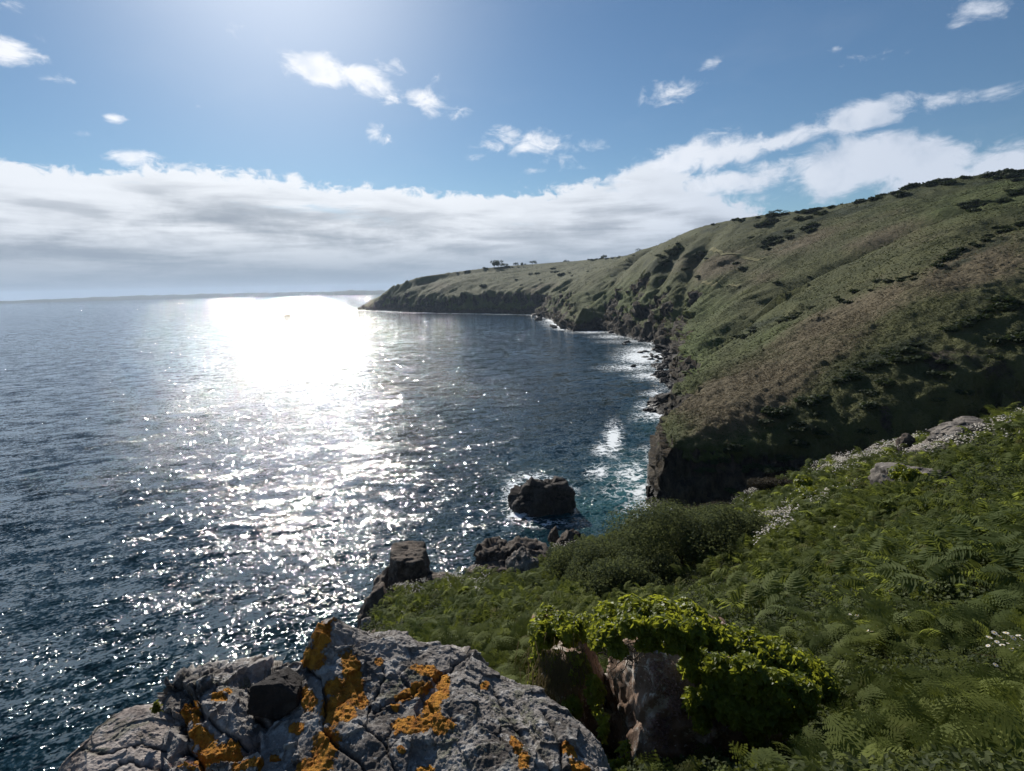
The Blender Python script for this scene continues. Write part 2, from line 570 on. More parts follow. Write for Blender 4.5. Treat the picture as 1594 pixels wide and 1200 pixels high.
for (a, b, sx, sy, amt) in foam_spots:
    foam = np.maximum(foam, amt * np.exp(-(((ppx - a) / sx) ** 2 + ((ppy - b) / sy) ** 2) * 0.9) * (Y > 0))
turq = np.zeros_like(X)
for (a, b, sx, sy, amt) in [(985, 760, 60, 55, 1.0), (1010, 560, 60, 35, .35), (930, 790, 70, 40, .5), (840, 770, 60, 45, .3), (1020, 650, 40, 30, .5)]:
    turq = np.maximum(turq, amt * np.exp(-(((ppx - a) / sx) ** 2 + ((ppy - b) / sy) ** 2)) * (Y > 0))
# slick: a patch of smoother water
slick = np.exp(-(((ppx - 615 - 0.5 * (ppy - 780)) / 75) ** 2 + ((ppy - 775) / 42) ** 2)) * (Y > 0)

m, nt, out = material('sea_water')
P = nt.pos()
f_at, t_at, s_at = nt.attr('foam'), nt.attr('turq'), nt.attr('slick')


def slope(scale, amt, det, stretch=0.55, rot=0.42, seed=0.0):
    v = nt.mapping(P, (stretch, 1.0, 1.0), rot=(0, 0, rot), loc=(seed, seed * 1.7, 0)); v.node.vector_type = 'TEXTURE'
    c = nt.noise(v, scale, det, 0.6, 0.15, color=True)
    return nt.vmath('SCALE', nt.vmath('SUBTRACT', c, (0.5, 0.5, 0.5)), amt)


rot = rad(25)
s1 = slope(0.26, 0.95, 2.0, 2.0, rot, 0.0)
s2 = slope(0.85, 1.05, 2.0, 1.7, rot, 3.0)
s3 = slope(2.9, 1.35, 1.0, 1.4, rot, 7.0)
s4 = slope(5.0, 0.45, 0.0, 1.0, rot, 11.0)
patch = nt.ss(0.36, 0.64, nt.noise(P, 0.018, 5.0, 0.6), 0.6, 1.25)
small = nt.vmath('ADD', nt.vmath('ADD', s2, s3), s4)
small = nt.vmath('SCALE', small, patch)
gust = nt.math('POWER', nt.math('MULTIPLY', nt.noise(P, 0.45, 5.0, 0.65), 2.0), 2.2)
small = nt.vmath('SCALE', small, nt.math('ADD', 0.25, nt.math('MULTIPLY', gust, 0.85)))
tot = nt.vmath('ADD', s1, small)
sx, sy, sz = nt.sep(tot)[:3]
gn = nt.new('ShaderNodeNewGeometry').outputs['Normal']
nrm = nt.vmath('NORMALIZE', nt.vmath('ADD', gn, nt.comb(sx, sy, 0.0)))
deep = nt.mix(nt.noise(P, 0.012, 3.0), (0.004, 0.016, 0.022), (0.006, 0.023, 0.030))
wc = nt.mix(t_at, deep, (0.020, 0.095, 0.098))
# foam: ragged, netted
fn = nt.noise(P, 0.55, 8.0, 0.68, 0.9)
fv = nt.math('SUBTRACT', 1.0, nt.math('MULTIPLY', nt.voro(nt.vmath('ADD', P, nt.vmath('SCALE', nt.noise(P, 0.9, 3.0, color=True), 1.6)), 0.75), 1.3))
ff = nt.math('ADD', f_at, nt.math('ADD', nt.math('MULTIPLY_ADD', fn, 1.9, -1.15), nt.math('MULTIPLY_ADD', fv, -0.35, 0.12)))
fm = nt.ss(0.38, 0.60, ff)
fm = nt.math('MULTIPLY', fm, nt.ss(0.03, 0.14, f_at))
web = nt.voro(nt.vmath('ADD', P, nt.vmath('SCALE', nt.noise(P, 0.5, 4.0, color=True), 5.5)), 0.36, 'DISTANCE_TO_EDGE')
webm = nt.math('MULTIPLY', nt.ss(0.085, 0.01, nt.math('ADD', web, nt.math('MULTIPLY_ADD', fn, .25, -.12))), nt.ss(0.12, 0.45, nt.math('ADD', f_at, nt.math('MULTIPLY_ADD', nt.noise(P, .12, 3.0), .5, -.25))))
fm = nt.math('MAXIMUM', fm, nt.math('MULTIPLY', webm, 0.6))
# a few stray whitecaps
caps = nt.ss(0.79, 0.86, nt.noise(P, 0.09, 8.0, 0.7, 0.5))
fm = nt.math('MAXIMUM', fm, nt.math('MULTIPLY', caps, 0.5))
wb = principled(nt, None, wc, 0.05, nrm, 0.44, IOR=1.333)
fb = principled(nt, None, (0.78, 0.82, 0.84), 0.9, nt.bump(fn, 0.6, 0.4), 0.2)
mx = nt.new('ShaderNodeMixShader')
nt.put(mx.inputs[0], fm)
nt.l.new(wb.outputs[0], mx.inputs[1]); nt.l.new(fb.outputs[0], mx.inputs[2])
nt.l.new(mx.outputs[0], out.inputs[0])
V = np.stack([X, Y, Z], -1).reshape(-1, 3)
sea = mesh_obj('sea', V, grid_faces(*X.shape)[:, ::-1], m, attrs={'foam': foam.ravel(), 'turq': turq.ravel(), 'slick': slick.ravel()})
tag(sea, 'dark blue choppy sea glittering in the low sun', 'sea', kind='structure')
# ------------------------------------------------------------------ hills behind the bay
c_dense = resample(coast, 5.0)
r_dense = resample(ridge, 12.0)
land_poly = np.vstack([coast[:, :2], [[900, 400], [1500, 1500], [900, 2600], [-250, 1900]]])
band_poly = np.vstack([coast[:, :2], [[700, 330]], ridge[::-1, :2]])
CREASE = [at_y(*p)[:2] for p in [(1105, 568, 205), (1150, 508, 232), (1245, 485, 245), (1400, 437, 240), (1500, 392, 232), (1620, 330, 222)]]
GULLIES = [  # px path at a depth, from the shore upward: cut into the slope, (half width, depth)
    ([(1060, 532, 345), (1064, 505, 365), (1072, 478, 388), (1090, 455, 420), (1120, 440, 440)], 8, 12),
    ([(1018, 532, 380), (1024, 503, 405), (1034, 478, 430), (1050, 460, 450)], 8, 10),
    ([(985, 522, 425), (982, 500, 465), (1000, 480, 500)], 9, 9),
    ([(930, 505, 500), (945, 480, 540), (985, 450, 570), (1015, 425, 590), (1040, 398, 605)], 24, 20),
]
GULLIES = [(np.array([at_y(*q)[:2] for q in g]), wd, dp) for g, wd, dp in GULLIES]


def hill_z(X, Y, fine=True):
    sh = X.shape
    x, y = X.ravel(), Y.ravel()
    dc, sp = poly_dist(x, y, c_dense)
    dr, rp = poly_dist(x, y, r_dense)
    ins = in_poly(x, y, land_poly)
    band = in_poly(x, y, band_poly)
    def idw(Pn, vals, e):
        num = np.zeros((len(x), vals.shape[1])); den = np.zeros(len(x))
        for q, v in zip(Pn, vals):
            wgt = 1.0 / ((x - q[0]) ** 2 + (y - q[1]) ** 2 + e) ** 2
            num += wgt[:, None] * v; den += wgt
        return num / den[:, None]
    cc = idw(c_dense[::2, :2], c_dense[::2, 2:4], 16.0)
    ch, cw = cc[:, 0], cc[:, 1]
    rz = idw(r_dense[:, :2], r_dense[:, 2:3], 100.0)[:, 0]
    # soften jumps of the nearest-point parameters
    r = np.hypot(x, y)
    crag = fbm(x / 26, y / 26, oct=4, seed=21)
    crag2 = fbm(x / 7, y / 7, oct=3, seed=24)
    k = sstep(2, 14, dc) * sstep(120, 60, dc)
    far = sstep(140, 260, r)
    dn = dc + (crag * 16 * k * (0.35 + 0.65 * far) + crag2 * 3.0 * sstep(0, 6, dc))
    dn = np.maximum(dn, 0)
    t = np.clip(dc / np.maximum(dc + dr, 1e-3), 0, 1)
    cl = np.clip(dn / cw, 0, 1)
    cliff = ch * (cl ** 0.75)
    step = 2.2 * (0.8 + 0.4 * crag)
    led = np.floor(cliff / step) * step + step * sstep(0.35, 0.95, (cliff / step) % 1)
    cliff = cliff * 0.45 + led * 0.55
    prof = 1 - (1 - t) ** 1.35
    zb = cliff + (rz - ch) * prof
    if len(sh) == 2 and min(sh) > 80:                      # round off the kinks where two stretches of coast meet
        g = zb.reshape(sh).copy()
        for it in range(3):
            for ax, kk in ((0, 13), (1, 10)):
                pad = [(0, 0), (0, 0)]; pad[ax] = (kk, kk)
                cs = np.cumsum(np.pad(g, pad, mode='edge'), axis=ax)
                cs = np.insert(cs, 0, 0, axis=ax)
                n_ = g.shape[ax]
                g = (np.take(cs, np.arange(n_) + 2 * kk + 1, axis=ax) - np.take(cs, np.arange(n_), axis=ax)) / (2 * kk + 1)
        wb_ = sstep(8, 34, dc) * sstep(0, 25, dr)
        zb = zb * (1 - wb_) + g.ravel() * wb_
    zp = rz - 0.03 * dr + 0.8 * vnoise(x / 60, y / 60, seed=9)
    zb = np.where(band, zb, zp)
    zb = np.minimum(zb, rz + 1.5)
    # crease: the lower bracken slope stands forward of the hill behind it
    dcr, pcr = poly_dist(x, y, np.array(CREASE))
    cxp = np.interp(pcr, np.arange(len(CREASE)), [c[0] for c in CREASE]); cyp = np.interp(pcr, np.arange(len(CREASE)), [c[1] for c in CREASE])
    fade = sstep(0, 1.0, pcr) * 0.7 + 0.3
    zb -= band * 5.5 * fade * np.exp(-(dcr / 9.0) ** 2)
    for g, wd, dp in GULLIES:
        dg, pg = poly_dist(x, y, g)
        zb -= band * dp * np.exp(-(dg / wd) ** 2) * sstep(3, 20, dc) * (0.75 + 0.5 * crag) * sstep(len(g) - 1, len(g) - 2.2, pg)
    env = band * sstep(4, 30, dc) * sstep(0, 40, dr)
    zb += env * (3.2 * fbm(x / 70, y / 70, oct=3, seed=2) + 0.9 * fbm(x / 16, y / 16, oct=3, seed=3))
    # ribs and hollows running from the slope down to the water
    sarc = sp * 5.0
    rib = ridged(sarc / 34 + 0.25 * crag, dc / 150, oct=3, seed=12) - 0.25
    rib2 = ridged(sarc / 11 + 0.5 * crag, dc / 60, oct=3, seed=13) - 0.25
    zb += band * far * sstep(2, 22, dc) * sstep(68, 28, dc) * (7.0 * rib + 2.2 * rib2)
    zb += band * env * (1.6 * ridged(x / 28, y / 28, oct=3, seed=14) - 0.4)
    wall = band * sstep(28, 40, x) * sstep(150, 110, y) * sstep(0, 6, dc) * sstep(20, 10, dc)
    zb += wall * (1.1 * ridged(x / 11, y / 11, oct=4, seed=18) - 0.5)
    if fine:
        zb += sstep(1, 8, dc) * (0.35 * fbm(x / 4.5, y / 4.5, oct=3, seed=4))
        rk = sstep(1.15, 0.6, dn / cw) * sstep(0, 3, dc)
        zb += rk * (1.5 * ridged(x / 6, y / 6, oct=4, seed=8)) + 0.5 * sstep(1, 6, dc) * fbm(x / 1.6, y / 1.6, oct=2, seed=15) * sstep(300, 150, r)
    zb = np.where(ins, np.maximum(zb, -0.3 + 0.5 * sstep(0, 3, dc)), -1.0 - np.minimum(dc, 3))
    return zb.reshape(sh), dc.reshape(sh), t.reshape(sh), (dn / cw).reshape(sh), band.reshape(sh)


A, Rr, X, Y = polar(-16, 62, np.linspace(-16, 60, 840), 72.0, 1750.0, 820)
Z, DC, T, CL, BAND = hill_z(X, Y)
# slope for the rock mask
P3 = np.stack([X, Y, Z], -1)
du = np.gradient(P3, axis=0); dv = np.gradient(P3, axis=1)
nr = np.cross(dv, du); nr /= np.linalg.norm(nr, axis=-1, keepdims=True) + 1e-12
nr *= np.sign(nr[..., 2:3])
steep = 1 - nr[..., 2]
nz1 = fbm(X / 9, Y / 9, oct=4, seed=41)
rock = sstep(0.34, 0.58, steep + 0.25 * nz1) * sstep(1.35, 0.6, CL + 0.5 * nz1)
rock *= 1 - 0.55 * sstep(30, 45, X) * sstep(170, 150, Rr) * sstep(135, 120, Y)
shore = sstep(9, 3.0, Z + 4 * nz1 + 0.00 * Rr) * sstep(34, 8, DC + 8 * nz1)
rock *= sstep(48, 30, DC)
rock = np.maximum(rock, shore)
# bare rock is broken into blocks and ledges
_sc = np.clip(Rr / 110.0, 0.8, 3.0).ravel()
_P = P3.reshape(-1, 3)
_w = sstep(0.12, 0.5, rock).ravel() * sstep(-0.5, 1.5, Z).ravel() * sstep(45, 28, DC).ravel()
_sel = np.nonzero(_w > 0.01)[0]
_q = _P[_sel] / _sc[_sel, None]
_d = 1.5 * facet(_q, 0.30, 77) + 0.8 * facet(_q, 0.8, 78) + 0.9 * ridged(_q[:, 0] / 5, _q[:, 1] / 5, _q[:, 2] / 2.2, oct=4, seed=79) - 0.4
P3 = P3.copy(); P3.reshape(-1, 3)[_sel] += nr.reshape(-1, 3)[_sel] * (_d * _w[_sel] * _sc[_sel])[:, None]
px_, py_ = proj(P3.reshape(-1, 3)); px_ = px_.reshape(X.shape); py_ = py_.reshape(X.shape)


def px_blob(a, b, sx, sy, tilt=0.0):
    c, s = math.cos(rad(tilt)), math.sin(rad(tilt))
    u = ((px_ - a) * c + (py_ - b) * s) / sx; v = (-(px_ - a) * s + (py_ - b) * c) / sy
    return np.exp(-(u * u + v * v))


n2 = fbm(X / 40, Y / 40, oct=4, seed=51)
brown = np.clip(np.maximum.reduce([1.1 * px_blob(1170, 615, 130, 60, -25), 0.9 * px_blob(1330, 500, 220, 50, -25), 0.95 * px_blob(1500, 420, 160, 42, -28), 0.75 * px_blob(1130, 420, 120, 30, 5),
                                   0.7 * px_blob(1350, 370, 180, 30, -10), 0.5 * px_blob(850, 445, 90, 12), 0.45 * px_blob(690, 445, 60, 10)]) + 0.55 * n2 - 0.08, 0, 1)
lush = np.clip(np.maximum.reduce([1.0 * px_blob(1075, 560, 45, 90, 15), 0.9 * px_blob(1130, 700, 90, 30, -40), 0.7 * px_blob(1220, 520, 110, 18, -15), 0.8 * px_blob(960, 470, 90, 30), 0.8 * px_blob(1560, 300, 160, 30, -10),
                                  0.7 * px_blob(1100, 480, 70, 40)]) + 0.5 * fbm(X / 25, Y / 25, oct=4, seed=52) - 0.1, 0, 1)
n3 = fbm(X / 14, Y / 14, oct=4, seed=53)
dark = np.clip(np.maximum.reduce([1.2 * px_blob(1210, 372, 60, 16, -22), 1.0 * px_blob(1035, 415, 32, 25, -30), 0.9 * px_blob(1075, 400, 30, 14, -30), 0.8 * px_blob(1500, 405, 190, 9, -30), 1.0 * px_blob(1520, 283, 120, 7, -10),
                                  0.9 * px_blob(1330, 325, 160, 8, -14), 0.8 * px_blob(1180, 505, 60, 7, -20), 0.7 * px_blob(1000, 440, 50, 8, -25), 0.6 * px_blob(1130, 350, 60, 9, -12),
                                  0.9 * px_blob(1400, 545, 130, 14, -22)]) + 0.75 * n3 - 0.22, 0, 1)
HILL_Z, HILL_ROCK, HILL_BROWN = Z, rock, brown
rock = np.maximum(rock, np.clip(0.8 * px_blob(1455, 588, 34, 46, 8) + 0.6 * px_blob(1560, 575, 40, 26, 0) + 0.5 * px_blob(1380, 640, 16, 34, 0) + 0.8 * fbm(X / 5, Y / 5, oct=4, seed=58) - 0.15, 0, .8) * (px_ > 1330) * (py_ > 520))
keep = (Z[:-1, :-1] > -0.8) | (Z[1:, :-1] > -0.8) | (Z[:-1, 1:] > -0.8) | (Z[1:, 1:] > -0.8)
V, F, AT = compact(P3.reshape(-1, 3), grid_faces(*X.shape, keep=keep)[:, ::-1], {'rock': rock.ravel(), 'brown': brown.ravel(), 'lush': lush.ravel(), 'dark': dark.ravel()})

m, nt, out = material('hill_cover')
P = nt.pos()
nA = nt.noise(P, 0.09, 6.0, 0.6)
nB = nt.noise(P, 0.8, 6.0, 0.65)
nC = nt.noise(P, 2.6, 4.0, 0.7)
grass = nt.mix(nt.ss(0.35, 0.65, nA), (0.048, 0.054, 0.016), (0.084, 0.086, 0.028))
grass = nt.mix(nt.ss(0.45, 0.7, nB), grass, (0.075, 0.078, 0.03))
lushc = nt.mix(nt.ss(0.35, 0.65, nB), (0.044, 0.066, 0.013), (0.092, 0.115, 0.028))
brn = nt.mix(nt.ss(0.3, 0.7, nB), (0.078, 0.062, 0.034), (0.145, 0.115, 0.066))
cov = nt.mix(nt.attr('lush'), grass, lushc)
cov = nt.mix(nt.ss(0.25, 0.75, nt.math('ADD', nt.attr('brown'), nt.math('MULTIPLY_ADD', nB, 0.6, -0.3))), cov, brn)
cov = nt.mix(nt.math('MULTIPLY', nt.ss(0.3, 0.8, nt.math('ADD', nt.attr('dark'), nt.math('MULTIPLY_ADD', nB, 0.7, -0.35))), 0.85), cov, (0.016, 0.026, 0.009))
cov = nt.mix(nt.math('MULTIPLY', nt.ss(0.55, 0.72, nC), 0.5), cov, (0.022, 0.030, 0.010))
rv = nt.noise(nt.mapping(P, (1, 1, 0.6)), 0.5, 8.0, 0.68)
rockc = nt.mix(nt.ss(0.35, 0.68, rv), (0.016, 0.0135, 0.010), (0.090, 0.072, 0.050))
rm = nt.ss(0.35, 0.65, nt.math('ADD', nt.attr('rock'), nt.math('MULTIPLY_ADD', nB, 0.6, -0.3)))
# the lowest metres are wet and black
pz = nt.sep(P)[2]
wet = nt.ss(3.2, 1.2, nt.math('ADD', pz, nt.math('MULTIPLY', nB, 1.5)))
rockc = nt.mix(nt.math('MULTIPLY', wet, 0.8), rockc, (0.010, 0.009, 0.008))
c = nt.mix(rm, cov, rockc)
hgt = nt.math('ADD', nt.math('MULTIPLY', nB, 1.0), nt.math('MULTIPLY', nC, 0.5))
hgt = nt.math('ADD', hgt, nt.math('MULTIPLY', nt.math('MULTIPLY', rv, rm), 2.0))
principled(nt, out, c, nt.math('SUBTRACT', 0.92, nt.math('MULTIPLY', wet, 0.35)), nt.bump(hgt, 0.9, 0.8), 0.2)
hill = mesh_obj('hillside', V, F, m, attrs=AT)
tag(hill, 'steep bracken and grass hillside with dark sea cliffs rising behind the bay', 'hillside', kind='structure')
# ------------------------------------------------------------------ the near slope the photograph was taken from
near_cp = [  # px, py, depth
    (1594, 1190, 3.4), (1450, 1190, 3.7), (1300, 1195, 4.2), (1594, 1050, 4.9), (1450, 1050, 5.3), (1300, 1050, 5.8), (1594, 920, 7.4), (1450, 920, 8.2), (1300, 940, 8.6),
    (1594, 800, 12), (1450, 800, 14), (1300, 830, 15.5), (1180, 880, 15.5), (1594, 720, 18), (1500, 720, 20), (1400, 740, 22), (1300, 770, 24), (1200, 800, 26), (1100, 850, 24),
    (1594, 652, 26), (1500, 672, 28), (1400, 700, 31), (1300, 728, 34), (1200, 762, 36), (1140, 790, 37), (1060, 822, 38), (1000, 838, 38), (900, 850, 37), (830, 880, 34), (760, 905, 31),
    (1000, 900, 21), (900, 930, 20), (1100, 920, 15), (1000, 990, 10.5), (850, 990, 12.5), (750, 950, 20), (700, 985, 17), (640, 950, 26), (600, 935, 28), (590, 985, 21), (600, 1040, 13), (700, 1060, 9.5), (830, 1080, 7.4),
    (850, 1180, 6.0), (1000, 1200, 5.7), (1100, 1200, 5.5), (1200, 1200, 4.9), (760, 1180, 5.4), (650, 1150, 5.8), (560, 1100, 7.0),
]
NC = [at_y(*p) for p in near_cp]
NC += [np.array(p) for p in [(0.0, 1.2, 33.0), (-0.8, 1.0, 32.8), (0.8, 1.2, 33.0), (2.0, 1.0, 33.2), (-1.6, 1.5, 31.0), (-2.5, 2.0, 29.0), (-4.5, 4, 24), (-4.0, 8, 22), (-6, 12, 18), (-8, 2, 20), (-8, -4, 22), (0, -4, 34.5), (6, -4, 36.5), (-3, -4, 31),
                             (14, 0, 37), (14, 8, 33.5), (30, 20, 33.5), (40, 30, 31), (30, 0, 40), (20, -20, 42), (-6, -20, 30), (60, 20, 38)]]
NC = np.array(NC)


def tps_fit(P, z, lam=0.02):
    n = len(P)
    d2 = ((P[:, None] - P[None]) ** 2).sum(-1)
    K = 0.5 * d2 * np.log(d2 + 1e-9) + lam * np.eye(n)
    Q = np.c_[np.ones(n), P]
    A_ = np.block([[K, Q], [Q.T, np.zeros((3, 3))]])
    return np.linalg.solve(A_, np.r_[z, 0, 0, 0])


_S = 10.0
_tw = tps_fit(NC[:, :2] / _S, NC[:, 2])


def tps_eval(x, y):
    x = np.asarray(x) / _S; y = np.asarray(y) / _S
    r = _tw[-3] + _tw[-2] * x + _tw[-1] * y
    for (a, b, _), wt in zip(NC, _tw[:-3]):
        d2 = (x - a / _S) ** 2 + (y - b / _S) ** 2
        r = r + wt * 0.5 * d2 * np.log(d2 + 1e-9)
    return r


# brink: beyond it the slope breaks away to the water
brink_px = [(1700, 612, 27), (1594, 640, 27.5), (1500, 664, 29), (1400, 693, 32), (1300, 722, 35), (1200, 755, 37), (1140, 782, 38.5), (1060, 815, 39.5), (1000, 832, 39.5), (930, 838, 39), (870, 848, 38), (800, 872, 36), (745, 902, 33), (700, 925, 31),
            (640, 914, 30), (596, 920, 29), (568, 938, 27), (560, 975, 21), (556, 1020, 15)]
brink = [tuple(at_y(*p)[:2]) for p in brink_px] + [(-3.0, 9.0), (-2.6, 5.0), (-1.9, 3.2), (-1.8, 1.6), (-2.4, -4.0), (-6, -30)]
brink = np.array([(70, 22)] + brink)
near_poly = np.vstack([brink, [(90, -60)]])


def near_base(x, y):
    z = tps_eval(x, y)
    d, _ = poly_dist(x, y, brink)
    ins = in_poly(x, y, near_poly)
    out_ = np.where(ins, 0.0, d)
    return z, d, ins, out_


def near_z(x, y, fine=True):
    z, d, ins, o = near_base(x, y)
    jag = fbm(x / 3.0, y / 3.0, oct=4, seed=61)
    amp = np.clip(np.hypot(x, y) / 12, 0.12, 1)
    z = z + amp * (0.35 * fbm(x / 3.5, y / 3.5, oct=3, seed=62))
    z = z + sstep(5, 9, np.hypot(x, y)) * 0.22 * fbm(x / 1.5, y / 1.5, oct=2, seed=64)
    if fine:
        z = z + amp * 0.15 * fbm(x / 0.9, y / 0.9, oct=3, seed=63)
    oo = np.maximum(o + np.where(o > 0, 0.8 * jag * np.minimum(o, 1), 0), 0)
    z = z - np.minimum(1.2 * oo + 0.35 * oo ** 2, 3.2 * oo + 1.0)
    z = z + np.where(o > 0, 1.0, 0.0) * np.minimum(o, 1.5) * 0.8 * ridged(x / 2.2, y / 2.2, oct=3, seed=66)
    return np.maximum(z, -2.5)


A, Rr, X, Y = polar(0, 0, np.r_[np.linspace(-180, -42, 70)[:-1], np.linspace(-42, 60, 520), np.linspace(60, 180, 60)[1:]], 0.7, 75.0, 520)
Z = near_z(X.ravel(), Y.ravel()).reshape(X.shape)
_, Db, Ib, Ob = near_base(X.ravel(), Y.ravel())
keep = (Z[:-1, :-1] > -2.2) | (Z[1:, 1:] > -2.2)
rockm = np.where(Ib, sstep(1.4, 0.1, Db + 1.2 * fbm(X.ravel() / 2, Y.ravel() / 2, seed=71)), 1.0)
rockm *= (X.ravel() < 9)
V, F, AT = compact(np.stack([X, Y, Z], -1).reshape(-1, 3), grid_faces(*X.shape, keep=keep)[:, ::-1], {'rock': rockm})
m, nt, out = material('slope_soil')
P = nt.pos()
nA = nt.noise(P, 0.5, 5.0); nB = nt.noise(P, 5.0, 6.0, 0.65)
soil = nt.mix(nt.ss(0.35, 0.65, nB), (0.016, 0.022, 0.008), (0.040, 0.050, 0.016))
soil = nt.mix(nt.ss(0.55, 0.72, nA), soil, (0.050, 0.033, 0.020))
rv = nt.noise(nt.mapping(P, (1, 1, 0.6)), 1.6, 8.0, 0.68)
rk = nt.mix(nt.ss(0.35, 0.68, rv), (0.035, 0.027, 0.022), (0.16, 0.125, 0.10))
c = nt.mix(nt.ss(0.35, 0.65, nt.math('ADD', nt.attr('rock'), nt.math('MULTIPLY_ADD', nB, 0.6, -0.3))), soil, rk)
principled(nt, out, c, 0.95, nt.bump(nt.math('ADD', nB, rv), 0.8, 0.12), 0.15)
near = mesh_obj('slope', V, F, m, attrs=AT)
tag(near, 'near coastal slope falling to a rocky brink over the sea', 'slope', kind='structure')
# ------------------------------------------------------------------ rocks
import bmesh


def icosphere(sub):
    bm = bmesh.new()
    bmesh.ops.create_icosphere(bm, subdivisions=sub, radius=1.0)
    V = np.array([v.co[:] for v in bm.verts]); Fc = np.array([[v.index for v in f.verts] for f in bm.faces])
    bm.free()
    return V, Fc


ICO = {k: icosphere(k) for k in (3, 4, 5, 6)}


def rock_material(name, dark, mid, pale, pale_amt=0.5, scale=3.0, orange=False, green=0.0, bump=0.03, rough=0.9, wet=False):
    m, nt, out = material(name)
    P = nt.pos()
    n1 = nt.noise(P, scale, 8.0, 0.62)
    n2 = nt.noise(P, scale * 5.3, 8.0, 0.7, 0.4)
    n3 = nt.noise(nt.vmath('ADD', P, (5.2, 1.7, 3.1)), scale * 2.1, 6.0, 0.66, 0.6)
    n4 = nt.noise(P, scale * 22, 5.0, 0.7)
    c = nt.mix(nt.ss(0.36, 0.6, n1), dark, mid)
    c = nt.mix(nt.math('MULTIPLY', nt.ss(0.5, 0.66, n3), pale_amt), c, pale)
    c = nt.mix(nt.math('MULTIPLY', nt.ss(0.52, 0.66, n2), 0.6), c, dark)
    c = nt.mix(nt.math('MULTIPLY', nt.ss(0.60, 0.68, nt.noise(P, scale * 9, 4.0, 0.6)), pale_amt), c, pale)
    h = nt.math('ADD', nt.math('MULTIPLY', n2, 1.0), nt.math('MULTIPLY', n4, 0.45))
    if green:
        gm = nt.math('MULTIPLY', nt.ss(0.50, 0.6, nt.noise(nt.vmath('ADD', P, (1.2, 8.7, 3.1)), scale * 3.1, 8.0, 0.75, 0.5)), nt.math('MULTIPLY', nt.attr('tuft'), green))
        c = nt.mix(gm, c, nt.mix(nt.ss(0.4, 0.6, n4), (0.15, 0.15, 0.10), (0.36, 0.36, 0.25)))
        h = nt.math('ADD', h, nt.math('MULTIPLY', gm, nt.math('MULTIPLY', n4, 1.5)))
    if orange:
        om = nt.ss(0.42, 0.54, nt.math('ADD', nt.attr('lichen'), nt.math('MULTIPLY_ADD', nt.noise(P, scale * 6, 7.0, 0.7), 1.5, -0.75)))
        oc = nt.mix(nt.ss(0.35, 0.65, n2), (0.33, 0.115, 0.012), (0.64, 0.29, 0.032))
        oc = nt.mix(nt.math('MULTIPLY', nt.ss(0.5, 0.65, n4), 0.5), oc, (0.52, 0.26, 0.05))
        c = nt.mix(om, c, oc)
        h = nt.math('ADD', h, nt.math('MULTIPLY', om, nt.math('MULTIPLY_ADD', n4, 1.3, 0.3)))
    c = nt.mix(nt.math('MULTIPLY', nt.attr('crack'), 0.85), c, (0.02, 0.017, 0.015))
    rr = rough
    if wet:
        pz = nt.sep(P)[2]
        wt = nt.ss(2.6, 0.8, nt.math('ADD', pz, n1))
        c = nt.mix(nt.math('MULTIPLY', wt, 0.75), c, (0.008, 0.0075, 0.007))
        rr = nt.math('SUBTRACT', rough, nt.math('MULTIPLY', wt, 0.4))
    principled(nt, out, c, rr, nt.bump(h, 0.9, bump), 0.25)
    return m


M_SLAB = rock_material('lichened_granite', (0.080, 0.068, 0.060), (0.28, 0.255, 0.235), (0.52, 0.50, 0.47), 0.75, 4.5, True, 1.0, 0.016)
M_PALE = rock_material('pale_granite', (0.16, 0.13, 0.115), (0.36, 0.31, 0.28), (0.50, 0.46, 0.42), 0.6, 4.0, True, 0.8, 0.014)
M_SHADEBLOCK = rock_material('painted_shade_rock', (0.020, 0.017, 0.016), (0.048, 0.040, 0.037), (0.09, 0.08, 0.07), 0.2, 5.0, False, 0.0, 0.010)  # near-black tones put the overhang's shade into the rock colour
M_IVYROCK = rock_material('mossy_rock', (0.12, 0.075, 0.050), (0.29, 0.20, 0.15), (0.58, 0.54, 0.49), 0.9, 2.2, False, 0.0, 0.02)
M_SHORE = rock_material('shore_rock', (0.012, 0.010, 0.009), (0.050, 0.040, 0.033), (0.11, 0.09, 0.075), 0.35, 0.7, False, 0.0, 0.10, 0.85, True)
M_BROWN = rock_material('brown_rock', (0.028, 0.022, 0.018), (0.105, 0.080, 0.062), (0.22, 0.19, 0.16), 0.45, 1.2, False, 0.0, 0.06, 0.9, True)
M_GREY = rock_material('grey_rock', (0.06, 0.052, 0.046), (0.20, 0.175, 0.15), (0.36, 0.33, 0.30), 0.5, 1.6, False, 0.0, 0.04)


def rock_mesh(size, seed, planes=None, nrand=10, sub=5, p=16, rough=0.10, facets=0.10, fs=1.6, ns=1.3):
    """a boulder: rounded intersection of half-spaces, split into facets and weathered"""
    Vd, Fc = ICO[sub]
    rg = np.random.default_rng(seed)
    N = []
    for q in (planes or []):
        n = np.array(q[:3], float); N.append((n / np.linalg.norm(n), q[3]))
    for k in range(nrand):
        n = rg.normal(size=3); n /= np.linalg.norm(n)
        N.append((n, rg.uniform(0.80, 1.08)))
    acc = np.zeros(len(Vd))
    for n, h in N:
        acc += (np.maximum(Vd @ n, 0) / h) ** p
    r = np.minimum(acc ** (-1 / p), 1.6)
    Q = Vd * r[:, None]
    o = rg.uniform(0, 50, 3)
    S = Q + o
    disp = facets * facet(S, fs, seed + 1) + 0.4 * facets * facet(S, fs * 2.6, seed + 2) + rough * fbm(S[:, 0] * ns, S[:, 1] * ns, S[:, 2] * ns, oct=5, seed=seed) + 0.35 * rough * ridged(S[:, 0] * ns * 2, S[:, 1] * ns * 2, S[:, 2] * ns * 2, oct=3, seed=seed + 5)
    Q = Q + Vd * disp[:, None]
    return Q * np.asarray(size, float), Fc


